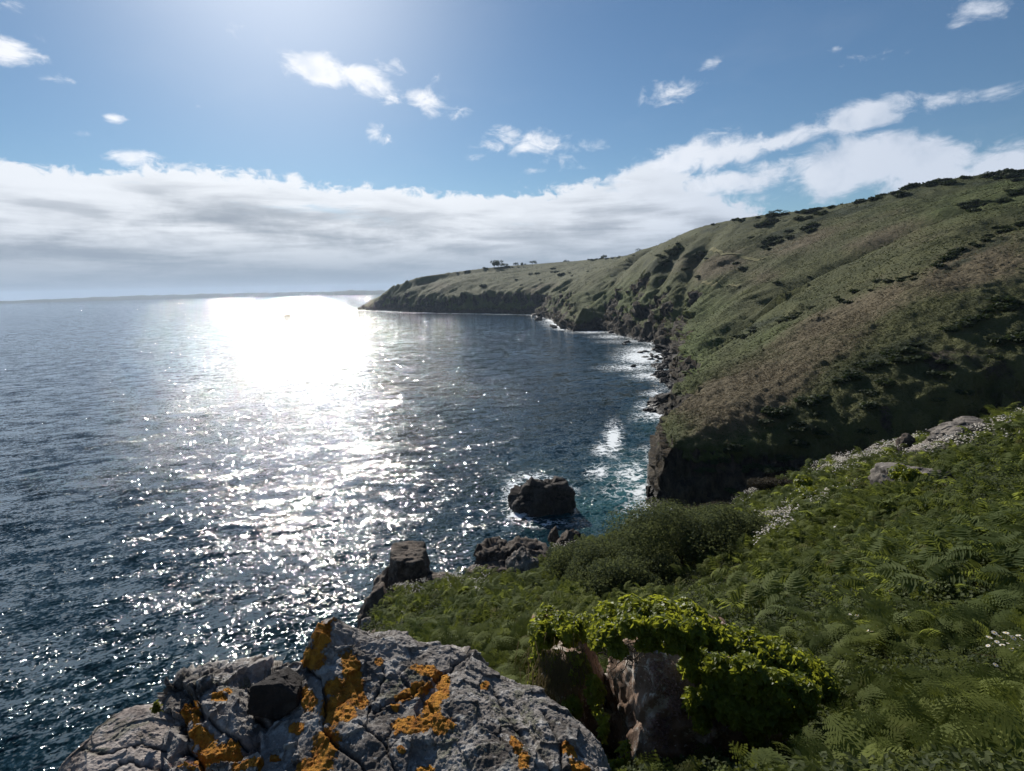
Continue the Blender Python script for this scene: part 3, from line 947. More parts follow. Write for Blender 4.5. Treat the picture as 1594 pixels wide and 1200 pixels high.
def rock(name, loc, size, seed, mat, label=None, cat='rock', group=None, rotz=0.0, parent=None, sub=5, tilt=0.0, **kw):
    V, Fc = rock_mesh(size, seed, sub=sub, **kw)
    o = mesh_obj(name, V, Fc, mat, parent, smooth=sub > 4, attrs={'crack': np.zeros(len(V))})
    o.location = [float(v) for v in loc]
    o.rotation_euler = (tilt, 0, rotz)
    return tag(o, label, cat if parent is None else None, group)


def crm(rows, t):
    """Catmull-Rom through rows (k, nu, 3) at parameter t in 0..k-1"""
    k = len(rows)
    i = np.clip(np.floor(t).astype(int), 0, k - 2); f = (t - i)[:, None, None]
    g = lambda j: rows[np.clip(j, 0, k - 1)]
    a, b, c, d = g(i - 1), g(i), g(i + 1), g(i + 2)
    cm_ = 0.5 * ((2 * b) + (-a + c) * f + (2 * a - 5 * b + 4 * c - d) * f ** 2 + (-a + 3 * b - 3 * c + d) * f ** 3)
    return 0.3 * cm_ + 0.7 * (b * (1 - f) + c * f)


def outcrop(name, crest, rows_front, back, nu, nv, seed, mat, label, lichens, cracks=(), amp=1.0, tufts=(), fs=7.0, fac=0.05, cat='rock', back_off=((0.10, -0.02), (0.45, -0.35), (0.6, -1.2))):
    """a ledge of rock: rows from the foot (nearest) over the crest and down behind, each a polyline of (px, py, depth)"""
    def res(poly):
        Pw = np.array([at_y(*q) for q in poly])
        L = np.r_[0, np.cumsum(np.linalg.norm(np.diff(Pw, axis=0), axis=1))]; L /= L[-1]
        t = np.linspace(0, 1, nu)
        return np.stack([np.interp(t, L, Pw[:, k]) for k in range(3)], 1)
    cr = res(crest)
    rows = [res(r) for r in rows_front] + [cr]
    for dy, dz in back_off:
        rows.append(cr + np.array([0.0, dy, dz]))
    rows = np.array(rows)
    t = np.linspace(0, len(rows) - 1, nv)
    # more samples in front than behind
    nf = len(rows_front)
    na = int(nv * 0.62); nb_ = int(nv * 0.28)
    t = np.r_[np.linspace(0.6, nf + 0.15, na, endpoint=False), np.linspace(nf + 0.15, nf + 1.6, nb_, endpoint=False), np.linspace(nf + 1.6, len(rows) - 1, nv - na - nb_)]
    G = crm(rows, t)                                     # (nv, nu, 3)
    # close the sides by pulling the outer columns down
    du = np.gradient(G, axis=1); dv = np.gradient(G, axis=0)
    nrm = np.cross(du, dv); nrm /= np.linalg.norm(nrm, axis=-1, keepdims=True) + 1e-9
    nrm *= np.where((nrm[..., 2:3] + 0.3 * -nrm[..., 1:2]) < 0, -1, 1)
    Pf = G.reshape(-1, 3)
    a1 = facet(Pf, fs, seed + 1) * fac + facet(Pf, fs * 2.3, seed + 2) * fac * 0.45
    a2 = 0.020 * fbm(Pf[:, 0] * 5, Pf[:, 1] * 5, Pf[:, 2] * 5, oct=6, seed=seed, gain=0.55) + 0.006 * ridged(Pf[:, 0] * 26, Pf[:, 1] * 26, Pf[:, 2] * 26, oct=4, seed=seed + 9)
    a3 = 0.0035 * fbm(Pf[:, 0] * 90, Pf[:, 1] * 90, Pf[:, 2] * 90, oct=3, seed=seed + 12)
    disp = (a1 + a2 + a3) * amp
    qx, qy = proj(Pf)
    crack = np.zeros(len(Pf))
    for (poly, wd, dp) in cracks:
        wob = 5 * fbm(qx / 14, qy / 14, oct=3, seed=seed + 3)
        dd, _ = poly_dist(qx + wob, qy + wob, poly)
        g = np.exp(-(dd / wd) ** 2)
        disp -= dp * g; crack = np.maximum(crack, np.exp(-(dd / (wd * 0.6)) ** 2))
    lich = np.zeros(len(Pf))
    for (a, b, rx, ry, th) in lichens:
        c, s = math.cos(rad(th)), math.sin(rad(th))
        u = ((qx - a) * c + (qy - b) * s) / rx; v = (-(qx - a) * s + (qy - b) * c) / ry
        lich = np.maximum(lich, np.exp(-(u * u + v * v) * 0.75))
    lm = sstep(0.35, 0.7, lich + 0.9 * fbm(Pf[:, 0] * 22, Pf[:, 1] * 22, Pf[:, 2] * 22, oct=4, seed=seed + 4))
    disp += lm * (0.003 + 0.006 * (0.5 + 0.5 * fbm(Pf[:, 0] * 60, Pf[:, 1] * 60, Pf[:, 2] * 60, oct=3, seed=seed + 5)))
    tf = np.zeros(len(Pf))
    for (a, b, rx, ry) in tufts:
        tf = np.maximum(tf, np.exp(-(((qx - a) / rx) ** 2 + ((qy - b) / ry) ** 2)))
    disp += tf * 0.010 * np.maximum(fbm(Pf[:, 0] * 45, Pf[:, 1] * 45, Pf[:, 2] * 45, oct=4, seed=seed + 6), 0)
    V = Pf + nrm.reshape(-1, 3) * (disp - 0.018)[:, None]
    o = mesh_obj(name, V, grid_faces(nv, nu), mat, attrs={'lichen': lich, 'crack': crack, 'tuft': np.clip(tf, 0, 1)})
    return tag(o, label, cat)


# main lichened slab
outcrop('lichened_slab', [(428, 1100, 2.28), (448, 1052, 2.36), (466, 1034, 2.40), (482, 1004, 2.44), (503, 966, 2.48), (522, 972, 2.52), (560, 986, 2.56), (620, 998, 2.58), (655, 1008, 2.56), (700, 1010, 2.52), (728, 1022, 2.48), (760, 1048, 2.42), (800, 1068, 2.36), (850, 1090, 2.28), (885, 1118, 2.20), (920, 1152, 2.12), (948, 1190, 2.06), (960, 1225, 2.0)],
        [[(395, 1420, 1.56), (500, 1420, 1.60), (640, 1420, 1.62), (800, 1420, 1.60), (975, 1420, 1.55)],
         [(395, 1260, 1.74), (470, 1240, 1.80), (560, 1230, 1.84), (700, 1230, 1.84), (830, 1230, 1.80), (968, 1270, 1.76)],
         [(405, 1150, 2.08), (450, 1100, 2.20), (500, 1060, 2.26), (560, 1085, 2.24), (640, 1100, 2.20), (720, 1095, 2.18), (800, 1130, 2.10), (880, 1180, 2.00), (962, 1240, 1.88)]],
        None, 560, 480, 5, M_SLAB, 'large grey rock slab with a pointed crest and patches of orange lichen in the foreground',
        [(505, 985, 14, 26, 20), (485, 1025, 20, 16, 0), (548, 1045, 16, 34, -15), (540, 1078, 38, 16, 30), (520, 1103, 22, 22, 0), (478, 1088, 14, 18, 0), (543, 1112, 12, 16, 0), (590, 1030, 8, 7, 0),
         (665, 1040, 24, 12, 10), (690, 1062, 12, 26, 0), (642, 1072, 30, 9, -25), (672, 1095, 16, 26, 15), (640, 1128, 32, 16, -10), (690, 1128, 18, 12, -20), (672, 1116, 16, 12, 0), (615, 1095, 8, 8, 0),
         (505, 1165, 22, 40, 20), (480, 1190, 25, 20, 0), (460, 1130, 14, 9, 0), (660, 1192, 18, 12, 0), (803, 1158, 9, 18, -15), (815, 1186, 9, 14, 0), (888, 1165, 16, 9, 35), (905, 1190, 20, 10, 30), (757, 1062, 6, 6, 0), (625, 1168, 7, 6, 0)],
        [([(732, 1008), (700, 1030), (668, 1052), (640, 1078), (600, 1090), (585, 1108)], 3.2, 0.016), ([(470, 1040), (500, 1058), (512, 1090), (500, 1130), (530, 1160), (560, 1185), (575, 1215)], 3.5, 0.022), ([(600, 1040), (588, 1075), (575, 1105)], 3, 0.010),
         ([(770, 1060), (790, 1100), (830, 1150), (870, 1200)], 5, 0.018), ([(850, 1105), (872, 1150), (880, 1200)], 4, 0.02), ([(612, 1120), (600, 1160), (615, 1200)], 3, 0.012), ([(560, 1130), (600, 1160)], 3, 0.012)],
        1.0, [(800, 1110, 40, 60), (760, 1090, 40, 30), (720, 1150, 50, 40), (620, 1060, 30, 25), (830, 1140, 30, 40)], 3.4, 0.032)
# craggy middle rock
outcrop('craggy_rock', [(240, 1140, 2.30), (250, 1092, 2.36), (262, 1066, 2.40), (290, 1050, 2.44), (312, 1042, 2.46), (345, 1041, 2.46), (380, 1051, 2.44), (430, 1052, 2.42), (455, 1050, 2.38), (472, 1075, 2.3)],
        [[(255, 1420, 1.62), (330, 1420, 1.64), (400, 1420, 1.64), (470, 1420, 1.62)],
         [(262, 1250, 1.84), (330, 1240, 1.86), (400, 1240, 1.86), (475, 1250, 1.84)],
         [(255, 1150, 2.12), (300, 1110, 2.18), (350, 1110, 2.18), (400, 1120, 2.16), (475, 1130, 2.10)]],
        None, 340, 420, 14, M_SLAB, 'craggy grey rock streaked orange between the pale boulder and the pointed slab',
        [(300, 1112, 9, 24, 12), (283, 1102, 10, 24, 20), (340, 1084, 13, 8, 0), (355, 1072, 8, 5, -20), (310, 1142, 26, 13, 15), (330, 1172, 36, 22, 0), (300, 1190, 20, 12, 0), (425, 1188, 14, 10, 0), (390, 1198, 30, 8, 0), (362, 1165, 14, 22, 0)],
        [([(262, 1070), (275, 1100), (272, 1130), (290, 1150), (275, 1165)], 5, 0.035), ([(310, 1045), (305, 1080), (318, 1110), (345, 1130), (380, 1150)], 3.5, 0.02), ([(385, 1052), (392, 1100), (430, 1140), (440, 1170)], 4, 0.02), ([(280, 1160), (310, 1180), (320, 1210)], 4, 0.025), ([(415, 1160), (420, 1200)], 5, 0.025)],
        1.15, [(330, 1060, 40, 14), (430, 1150, 20, 20), (420, 1110, 15, 30), (390, 1050, 40, 8)], 5.0, 0.045)
# pale boulder at the left
outcrop('pale_boulder', [(40, 1240, 2.02), (68, 1206, 2.06), (100, 1166, 2.12), (140, 1130, 2.2), (170, 1113, 2.26), (205, 1104, 2.28), (236, 1103, 2.28), (256, 1120, 2.24), (276, 1148, 2.16), (292, 1190, 2.06)],
        [[(60, 1420, 1.62), (150, 1420, 1.64), (220, 1420, 1.64), (300, 1420, 1.62)],
         [(45, 1270, 1.86), (130, 1230, 1.92), (210, 1220, 1.94), (300, 1250, 1.86)],
         [(45, 1250, 1.96), (130, 1170, 2.08), (210, 1150, 2.12), (298, 1215, 1.98)]],
        None, 300, 380, 23, M_PALE, 'smooth pale pinkish grey boulder at the left foot of the outcrop', [],
        [([(120, 1160), (170, 1165), (220, 1150), (260, 1160)], 4, 0.008), ([(150, 1200), (200, 1180), (255, 1190)], 5, 0.010)],
        0.75, [(190, 1120, 50, 14), (210, 1140, 50, 10), (150, 1160, 30, 8)], 2.6, 0.03)
# square block between craggy rock and slab, coloured dark for its shaded overhang
pb = at_y(426, 1086, 2.20)
rock('dark_block', pb + np.array([0, 0.035, -0.015]), (0.103, 0.075, 0.092), 31, M_SHADEBLOCK, 'square-faced block with its overhang shade painted dark, wedged between the craggy rock and the slab',
     planes=[(0.05, -1, 0.15, 0.85), (1, 0.1, 0.05, 0.95), (-1, 0.05, 0.1, 0.92), (0.05, 0.1, 1, 0.9), (0.6, -0.3, -0.8, 0.95), (-0.3, -0.6, -0.8, 1.05)], nrand=3, sub=6, p=30, rough=0.05, facets=0.05, fs=2.2, rotz=0.05)

# rocks out in the water and along the brink
def wl(px, py, dz=0.0):
    return at_z(px, py, dz)


p = wl(849, 800)
rock('sea_stack', (p[0], p[1] + 2.6, 1.35), (4.1, 3.3, 3.9), 42, M_SHORE, 'black rock stack standing in the foam off the cliff corner', sub=6, rough=0.16, facets=0.22, fs=1.4,
     planes=[(0, 0, 1, 0.80), (1, 0.1, 0.1, 0.95), (-1, -0.1, 0.75, 0.82), (-0.2, -1, 0.45, 0.9), (0.3, -1, 0.1, 0.95), (-0.6, 0.2, 0.9, 0.88)], nrand=8, rotz=0.1)

e = at_y(630, 897, 31.5)
dk = empty('dark_outcrop', e, 'dark flat-topped rock block standing at the left end of the brink', 'rock')
rock('block', (0.25, 0, -0.3), (1.42, 1.25, 1.8), 51, M_BROWN, parent=dk, sub=6, rough=0.06, facets=0.09, fs=1.3, nrand=5, p=26,
     planes=[(0.03, -0.05, 1, 0.98), (1, 0.05, 0.30, 0.92), (-1, -0.1, 0.12, 0.82), (0.1, -1, 0.1, 0.9), (0.6, -0.7, 0.1, 1.0)])
rock('ledge', (-1.25, 0.1, -1.15), (0.95, 1.1, 1.35), 52, M_BROWN, parent=dk, sub=5, rough=0.08, facets=0.14, fs=1.6, nrand=6,
     planes=[(-0.6, 0, 0.9, 0.75), (-1, 0, 0.1, 0.9), (0, -1, 0.2, 0.9)])
e = at_y(685, 902, 30.5)
rock('small_rock', e + np.array([0, 0, -0.25]), (0.85, 0.7, 0.55), 55, M_BROWN, 'small dark brown rock right of the flat-topped block', sub=5, rough=0.1, facets=0.15)
e = at_y(790, 870, 34.0)
bo = empty('brown_outcrop', e, 'broken brown rock outcrop on the brink below the sea stack', 'rock')
rock('crag', (-0.75, 0.1, -0.75), (1.5, 1.3, 1.65), 61, M_BROWN, parent=bo, sub=6, rough=0.14, facets=0.22, fs=1.5, nrand=8, planes=[(0, 0, 1, 0.85), (-1, 0, 0.1, 0.85)])
rock('crag', (0.75, 0.3, -0.55), (1.35, 1.2, 1.35), 62, M_BROWN, parent=bo, sub=5, rough=0.14, facets=0.2, fs=1.5, nrand=8)
rock('ledge', (0.2, -0.9, -1.45), (2.0, 1.0, 1.1), 63, M_BROWN, parent=bo, sub=5, rough=0.16, facets=0.22, fs=1.7, nrand=8)
e = at_y(815, 872, 31.0)
rock('grey_rock', e + np.array([0, 0, -0.3]), (0.78, 0.7, 0.72), 64, M_GREY, 'pale grey rock in front of the broken brown outcrop', sub=5, rough=0.14, facets=0.2)
e = at_y(862, 832, 38.0)
rock('rock_spike', e + np.array([0, 0, -0.25]), (0.34, 0.36, 0.5), 65, M_BROWN, 'small upright brown spike of rock on the brink under the sea stack', sub=5, rough=0.12, facets=0.2)
e = at_y(890, 850, 36.5)
rock('rock_slab', e + np.array([0, 0, -0.3]), (0.62, 0.6, 0.85), 66, M_BROWN, 'leaning brown slab beside the dark thicket', sub=5, rough=0.1, facets=0.2, rotz=0.3)
e = at_y(588, 958, 27.0)
rock('brink_rock', e + np.array([0, 0.3, -0.55]), (1.0, 0.9, 1.05), 67, M_BROWN, 'grey brown rock on the brink directly behind the pointed slab', sub=5, rough=0.15, facets=0.2)
e = at_y(576, 975, 24.0)
rock('grey_rock', e + np.array([0, 0.0, -0.35]), (0.42, 0.4, 0.5), 68, M_GREY, 'small light grey rock peeping over the slab crest', sub=5, rough=0.12, facets=0.18)
# rocks on the right of the slope
e = at_y(1526, 668, 25.0)
gr = rock('weathered_boulder', e + np.array([0, 0.2, -0.12]), (1.45, 0.95, 0.62), 71, M_GREY, 'largest weathered boulder on the skyline of the near slope among white flowers', sub=6, rough=0.08, facets=0.13, fs=1.2, nrand=6, rotz=-0.15,
          planes=[(0.15, 0, 1, 0.75), (-0.8, 0, 0.65, 0.85), (0, -1, 0.3, 0.85)])
e = at_y(1480, 694, 24.5)
rock('grey_rock', e + np.array([0, 0, -0.12]), (1.1, 0.6, 0.33), 72, M_GREY, 'low flat grey rock below the weathered boulder', sub=5, rough=0.1, facets=0.15, rotz=-0.3)
e = at_y(1410, 692, 27.0)
rock('dark_rock', e + np.array([0, 0, -0.02]), (0.34, 0.35, 0.38), 73, M_BROWN, 'small dark upright stone left of the weathered boulder', sub=5, rough=0.08, facets=0.15)
e = at_y(1420, 744, 18.0)
rock('ivy_grown_rock', e + np.array([0, 0.1, -0.18]), (0.92, 0.6, 0.55), 74, M_GREY, 'square grey rock half covered by dark ivy on the right slope', sub=5, rough=0.08, facets=0.12, nrand=5, p=24,
     planes=[(0, 0, 1, 0.85), (-1, 0, 0.1, 0.9), (0, -1, 0.1, 0.85)])
IVYROCK2 = e

# ivy boulder
IB = at_y(1085, 1110, 5.25)
ibp = [(0.05, 0.1, 1, 0.80), (-1, -0.15, 0.05, 0.80), (0.05, -1, 0.12, 0.80), (1, 0, 0.75, 0.88), (0.6, -0.8, 0.2, 0.95), (0, 1, 0.1, 0.9)]
ib_size = (0.98, 0.85, 1.25)
ib = rock('ivy_boulder', IB + np.array([0.05, 0.25, -0.33]), ib_size, 81, M_IVYROCK, 'reddish brown boulder with a pale bare face under an ivy canopy', sub=6, rough=0.10, facets=0.14, fs=1.3, nrand=5, planes=ibp)
IL = at_y(885, 1090, 5.9)
rock('ivy_covered_rock', IL + np.array([0.0, 0.25, -0.35]), (0.40, 0.45, 1.0), 82, M_IVYROCK, 'narrow rock hidden under ivy and dead grass left of the ivy boulder', sub=5, rough=0.12, facets=0.15, nrand=6, planes=[(0, 0, 1, 0.9), (-1, 0, 0, 0.9)])
# ------------------------------------------------------------------ plants
def rot_from_dir(n, spin, rg):
    """matrices (m,3,3) whose columns are: side, forward (leaf length), normal"""
    n = n / (np.linalg.norm(n, axis=1, keepdims=True) + 1e-9)
    a = np.stack([np.cos(spin), np.sin(spin), np.zeros_like(spin)], 1)
    fwd = a - n * (a * n).sum(1, keepdims=True)
    fwd /= np.linalg.norm(fwd, axis=1, keepdims=True) + 1e-9
    side = np.cross(fwd, n)
    return np.stack([side, fwd, n], 2)


def instance(T, TF, pos, Rm, scale, tint, extra=None):
    """merge copies of one template into arrays"""
    m, n = len(pos), len(T)
    sc = scale[:, None, None] if scale.ndim == 1 else scale[:, None, :]
    Vv = np.einsum('mij,mnj->mni', Rm, T[None] * sc) + pos[:, None, :]
    Ff = TF[None] + (np.arange(m) * n)[:, None, None]
    return Vv.reshape(-1, 3), Ff.reshape(-1, TF.shape[1]), np.repeat(tint, n)


def merge(parts):
    Vs, Fs, Ts, off = [], [], [], 0
    for v, f, t in parts:
        Vs.append(v); Fs.append(f + off); Ts.append(t); off += len(v)
    return np.concatenate(Vs), np.concatenate(Fs), np.concatenate(Ts)


# leaf templates: x side, y length, z normal
LEAF = (np.array([[0, 0, 0], [.30, .30, .06], [.22, .72, .05], [0, 1, -.05], [-.22, .72, .05], [-.30, .30, .06], [0, .45, -.03]]),
        np.array([[0, 1, 6], [1, 2, 6], [2, 3, 6], [3, 4, 6], [4, 5, 6], [5, 0, 6]]))
IVY = (np.array([[0, 0, 0], [.26, -.10, .05], [.52, .22, .0], [.26, .42, .06], [.20, .68, .04], [0, 1.0, -.10], [-.20, .68, .04], [-.26, .42, .06], [-.52, .22, 0], [-.26, -.10, .05], [0, .36, -.05]]),
       np.array([[0, 1, 10], [1, 2, 10], [2, 3, 10], [3, 4, 10], [4, 5, 10], [5, 6, 10], [6, 7, 10], [7, 8, 10], [8, 9, 10], [9, 0, 10]]))
BLADE = (np.array([[-.5, 0, 0], [.5, 0, 0], [.35, .5, .12], [-.35, .5, .12], [0, 1, .0]]), np.array([[0, 1, 2], [0, 2, 3], [3, 2, 4]]))
QUADLEAF = (np.array([[0, 0, 0], [.28, .5, .05], [0, 1, 0], [-.28, .5, .05]]), np.array([[0, 1, 2], [0, 2, 3]]))


def frond_template(seed, npair=12, detail=True):
    """bracken frond lying along +y, arching over, broad triangle of leaflets"""
    rg = np.random.default_rng(seed)
    V, Fc = [], []

    def spine(t):
        return np.array([0.03 * math.sin(4 * t + seed), t * 0.95, 0.30 * math.sin(t * 2.3) - 0.20 * t * t])
    for k in range(npair):
        t = 0.16 + 0.84 * k / npair
        w_ = 0.50 * (1 - (k / npair)) ** 0.85 * (0.75 + 0.25 * min(1, k / 2)) + 0.03
        for s in (-1, 1):
            o = spine(t)
            ang_ = rad(rg.uniform(52, 72))
            L = w_ * rg.uniform(0.85, 1.1)
            dirv = np.array([s * math.sin(ang_), math.cos(ang_), rg.uniform(-0.20, 0.05)])
            droop = -0.22 * L
            nsub = 4 if detail else 1
            perp = np.array([-dirv[1] * s, dirv[0] * s, 0])
            if detail and L > 0.1:
                # pinnules
                for j in range(nsub + 1):
                    q = (j + 0.4) / (nsub + 1)
                    c = o + dirv * L * q + np.array([0, 0, droop * q * q])
                    pw = 0.085 * (1 - 0.75 * q) * (L / 0.4 + 0.25)
                    ll = L / (nsub + 1) * 0.62
                    b = len(V)
                    V += [c - dirv * ll * 0.5, c + perp * pw + dirv * ll * 0.1, c + dirv * ll * 0.75, c - perp * pw + dirv * ll * 0.1]
                    Fc += [[b, b + 1, b + 2], [b, b + 2, b + 3]]
            else:
                c = o
                tip = o + dirv * L + np.array([0, 0, droop])
                mid = o + dirv * L * 0.4 + np.array([0, 0, droop * 0.2])
                pw = 0.035 * (L / 0.3 + 0.4)
                b = len(V)
                V += [c, mid + perp * pw, tip, mid - perp * pw]
                Fc += [[b, b + 1, b + 2], [b, b + 2, b + 3]]
    # stalk
    b = len(V)
    ts = np.linspace(0, 1, 7)
    for t in ts:
        o = spine(t)
        V += [o + np.array([-.006, 0, 0]), o + np.array([.006, 0, 0])]
    for i in range(6):
        a = b + 2 * i
        Fc += [[a, a + 1, a + 3], [a, a + 3, a + 2]]
    return np.array(V), np.array(Fc)


FROND_NEAR = [frond_template(s, 11, True) for s in (1, 2, 3)]
FROND_FAR = [frond_template(s, 11, False) for s in (4, 5, 6)]
pr = np.random.default_rng(77)


def ground_points(n, rmin, rmax, az0=-20, az1=50, power=1.0):
    """points on the near slope; density falls with distance**power"""
    a = np.radians(pr.uniform(az0, az1, n))
    u = pr.uniform(0, 1, n)
    if power == 1.0:        # constant per ring width * r^1 -> density ~ 1/r
        r = rmin + (rmax - rmin) * u
    elif power == 0.0:
        r = np.sqrt(rmin ** 2 + (rmax ** 2 - rmin ** 2) * u)
    else:
        r = rmin * (rmax / rmin) ** u
    x, y = np.sin(a) * r, np.cos(a) * r
    ins = in_poly(x, y, near_poly)
    x, y, r = x[ins], y[ins], r[ins]
    z = near_z(x, y)
    P = np.stack([x, y, z], 1)
    qx, qy = proj(P)
    ok = (qx > -150) & (qx < 1760) & (qy < 1420) & (qy > 500)
    return P[ok], r[ok], qx[ok], qy[ok]


def ell(qx, qy, spots):
    w_ = np.zeros(len(qx))
    for (a, b, rx, ry, th, amt) in spots:
        c, s = math.cos(rad(th)), math.sin(rad(th))
        u = ((qx - a) * c + (qy - b) * s) / rx; v = (-(qx - a) * s + (qy - b) * c) / ry
        w_ = np.maximum(w_, amt * np.exp(-(u * u + v * v)))
    return w_


# keep growth off the bare rocks
ROCKS = [(o.location.copy(), max(o.dimensions.x, o.dimensions.y) * 0.32) for o in COL.objects if o.type == 'MESH' and o.get('category') == 'rock' and o.location.length > 1]


def off_rocks(P, pad=0.0):
    k = np.ones(len(P), bool)
    for c, rr in ROCKS:
        k &= np.hypot(P[:, 0] - c.x, P[:, 1] - c.y) > rr + pad
    k &= ~((P[:, 1] < 2.9) & (np.abs(P[:, 0]) < 1.3))
    return k


# ---- bracken over the slope
M_BRACKEN = leaf_material('bracken_leaf', (0.036, 0.056, 0.013), (0.20, 0.225, 0.058), 0.55, (0.31, 0.35, 0.06), 0.7, 0.10)
_nt = NT(M_BRACKEN.node_tree)
_hue = _nt.ss(.42, .62, _nt.noise(_nt.pos(), 0.22, 4.0))
_old = _nt.ss(.56, .70, _nt.noise(_nt.pos(), 0.9, 5.0, .65))
for _n in list(M_BRACKEN.node_tree.nodes):
    if _n.type == 'BSDF_PRINCIPLED':
        _s = _n.inputs['Base Color']; _src = _s.links[0].from_socket
        _c = _nt.mix(_nt.math('MULTIPLY', _hue, .55), _src, (0.115, 0.150, 0.062))
        _c = _nt.mix(_nt.math('MULTIPLY', _old, .7), _c, (0.15, 0.115, 0.045))
        _nt.l.new(_c, _s)
# places where something else grows
thicket = [(1000, 925, 120, 42, 0, 1.2), (1100, 930, 100, 38, 0, 1.2), (920, 905, 45, 45, 0, 1.1), (1150, 890, 50, 35, 0, 1), (1000, 868, 95, 42, 0, 1), (1090, 900, 80, 45, 0, 1), (1060, 850, 90, 30, 0, 1), (930, 900, 40, 60, 0, .9), (1115, 805, 60, 22, 0, 1)]
flowery = [(1310, 735, 150, 20, -22, 1), (1200, 835, 60, 18, -10, .9), (1170, 770, 30, 14, -30, 1), (720, 900, 120, 14, -15, .9), (640, 930, 60, 12, -10, .9), (1450, 700, 60, 12, -25, .8), (800, 880, 60, 18, 0, .7), (1290, 780, 60, 20, -20, .7)]


def scrub_field(P):
    return 0.85 * sstep(0.18, 0.40, fbm(P[:, 0] / 4.0, P[:, 1] / 4.0, oct=3, seed=98))


def bracken_density(P, qx, qy):
    d = 1.0 - 0.9 * np.clip(ell(qx, qy, thicket), 0, 1) - 0.75 * ell(qx, qy, flowery)
    n = fbm(P[:, 0] / 1.6, P[:, 1] / 1.6, oct=3, seed=91)
    d = d * np.clip(0.85 + 0.9 * n, 0.15, 1)
    d = d * (1 - 0.92 * scrub_field(P))
    d *= np.where(qy < 760, 0.75, 1.0)
    d *= 1 - np.clip(1.6 * ell(qx, qy, [(1130, 1140, 190, 110, 10, 1), (960, 1180, 130, 130, 0, 1), (890, 1090, 50, 80, 0, 1)]), 0, 1)
    d *= sstep(0.2, 1.6, poly_dist(P[:, 0], P[:, 1], brink)[0])
    return d


parts = []
for (n, r0, r1, det, smin, smax) in [(19000, 3.3, 9.0, True, 0.18, 0.42), (21000, 9.0, 20.0, False, 0.30, 0.62), (19000, 20.0, 46.0, False, 0.4, 0.85)]:
    P, r, qx, qy = ground_points(n, r0, r1, power=0.0)
    k = (pr.uniform(0, 1, len(P)) < bracken_density(P, qx, qy)) & off_rocks(P, 0.05)
    P = P[k]; m_ = len(P)
    # crowns stand in hummocks
    hum = fbm(P[:, 0] / 1.1, P[:, 1] / 1.1, oct=2, seed=92)
    lift = np.clip(0.20 + 0.45 * hum + pr.normal(0, 0.08, m_), 0.0, 0.65)
    P[:, 2] += lift
    spin = pr.uniform(0, 2 * math.pi, m_) * 0.75 + rad(-60)
    nrm = np.stack([pr.normal(-0.2, 0.5, m_), pr.normal(-0.15, 0.5, m_), np.ones(m_)], 1)
    Rm = rot_from_dir(nrm, spin, pr)
    tint = np.clip(0.45 + 0.5 * fbm(P[:, 0] / 2.2, P[:, 1] / 2.2, oct=3, seed=93) + pr.normal(0, 0.2, m_) + 0.5 * (lift - 0.2), 0, 1)
    sc = pr.uniform(smin, smax, m_)
    which = pr.integers(0, 3, m_)
    for t in range(3):
        T, TF = (FROND_NEAR if det else FROND_FAR)[t]
        q = which == t
        parts.append(instance(T, TF, P[q], Rm[q], sc[q], tint[q]))
V, F, t = merge(parts)
br = mesh_obj('bracken', V, F, M_BRACKEN, attrs={'tint': t}, smooth=False)
tag(br, 'green bracken fern covering the near slope', 'bracken', kind='stuff')

# ---- low growth under and between: small leaves, dry grass
M_UNDER = leaf_material('low_growth', (0.020, 0.032, 0.010), (0.105, 0.125, 0.040), 0.45, (0.18, 0.21, 0.05), 0.7, 0.2)
parts = []
for (n, r0, r1, s0, s1, hmax) in [(70000, 2.6, 8.0, .03, .065, .20), (130000, 8.0, 20.0, .04, .09, .25), (120000, 20.0, 46.0, .06, .15, .3)]:
    P, r, qx, qy = ground_points(n, r0, r1, power=0.0)
    k = off_rocks(P, -0.02); P = P[k]; m_ = len(P)
    sf = scrub_field(P)
    P[:, 2] += pr.uniform(0, 1, m_) ** 0.7 * (hmax + sf * (0.12 + 0.35 * np.clip(fbm(P[:, 0] / .8, P[:, 1] / .8, oct=2, seed=99) + .3, 0, 1)))
    Rm = rot_from_dir(np.stack([pr.normal(0, .6, m_), pr.normal(0, .6, m_), np.ones(m_)], 1), pr.uniform(0, 6.28, m_), pr)
    tint = np.clip(0.4 + 0.6 * fbm(P[:, 0] / 1.7, P[:, 1] / 1.7, oct=3, seed=95) + pr.normal(0, .25, m_), 0, 1)
    parts.append(instance(*QUADLEAF, P, Rm, pr.uniform(s0, s1, m_), tint))
V, F, t = merge(parts)
tag(mesh_obj('undergrowth', V, F, M_UNDER, attrs={'tint': t}, smooth=False), 'low leafy undergrowth between the bracken fronds', 'undergrowth', kind='stuff')

M_DRY = leaf_material('dry_grass', (0.060, 0.045, 0.025), (0.19, 0.15, 0.085), 0.25, (0.2, 0.16, 0.08), 0.8, 0.15)
P, r, qx, qy = ground_points(90000, 3.0, 45.0, power=0.0)
dryspots = [(1430, 735, 60, 10, -8, .9), (1460, 760, 50, 10, 0, .6), (1170, 845, 60, 10, 0, .8), (700, 925, 120, 12, -12, .9), (600, 945, 40, 14, 0, .9), (800, 870, 50, 14, 0, .7), (1580, 1080, 30, 40, 0, .8), (1590, 1110, 20, 20, 0, .8), (1120, 808, 60, 14, 0, .4), (1340, 1130, 60, 30, 0, .25), (1480, 1000, 60, 20, 0, .25), (1330, 960, 60, 20, 0, .25), (1250, 880, 60, 14, 0, .3), (1400, 870, 60, 14, 0, .25), (1540, 900, 40, 14, 0, .25), (1230, 930, 30, 12, 0, .25)]
k = (pr.uniform(0, 1, len(P)) < np.clip(ell(qx, qy, dryspots) * 1.3 - 0.1, 0.03, 1)) & off_rocks(P, 0)
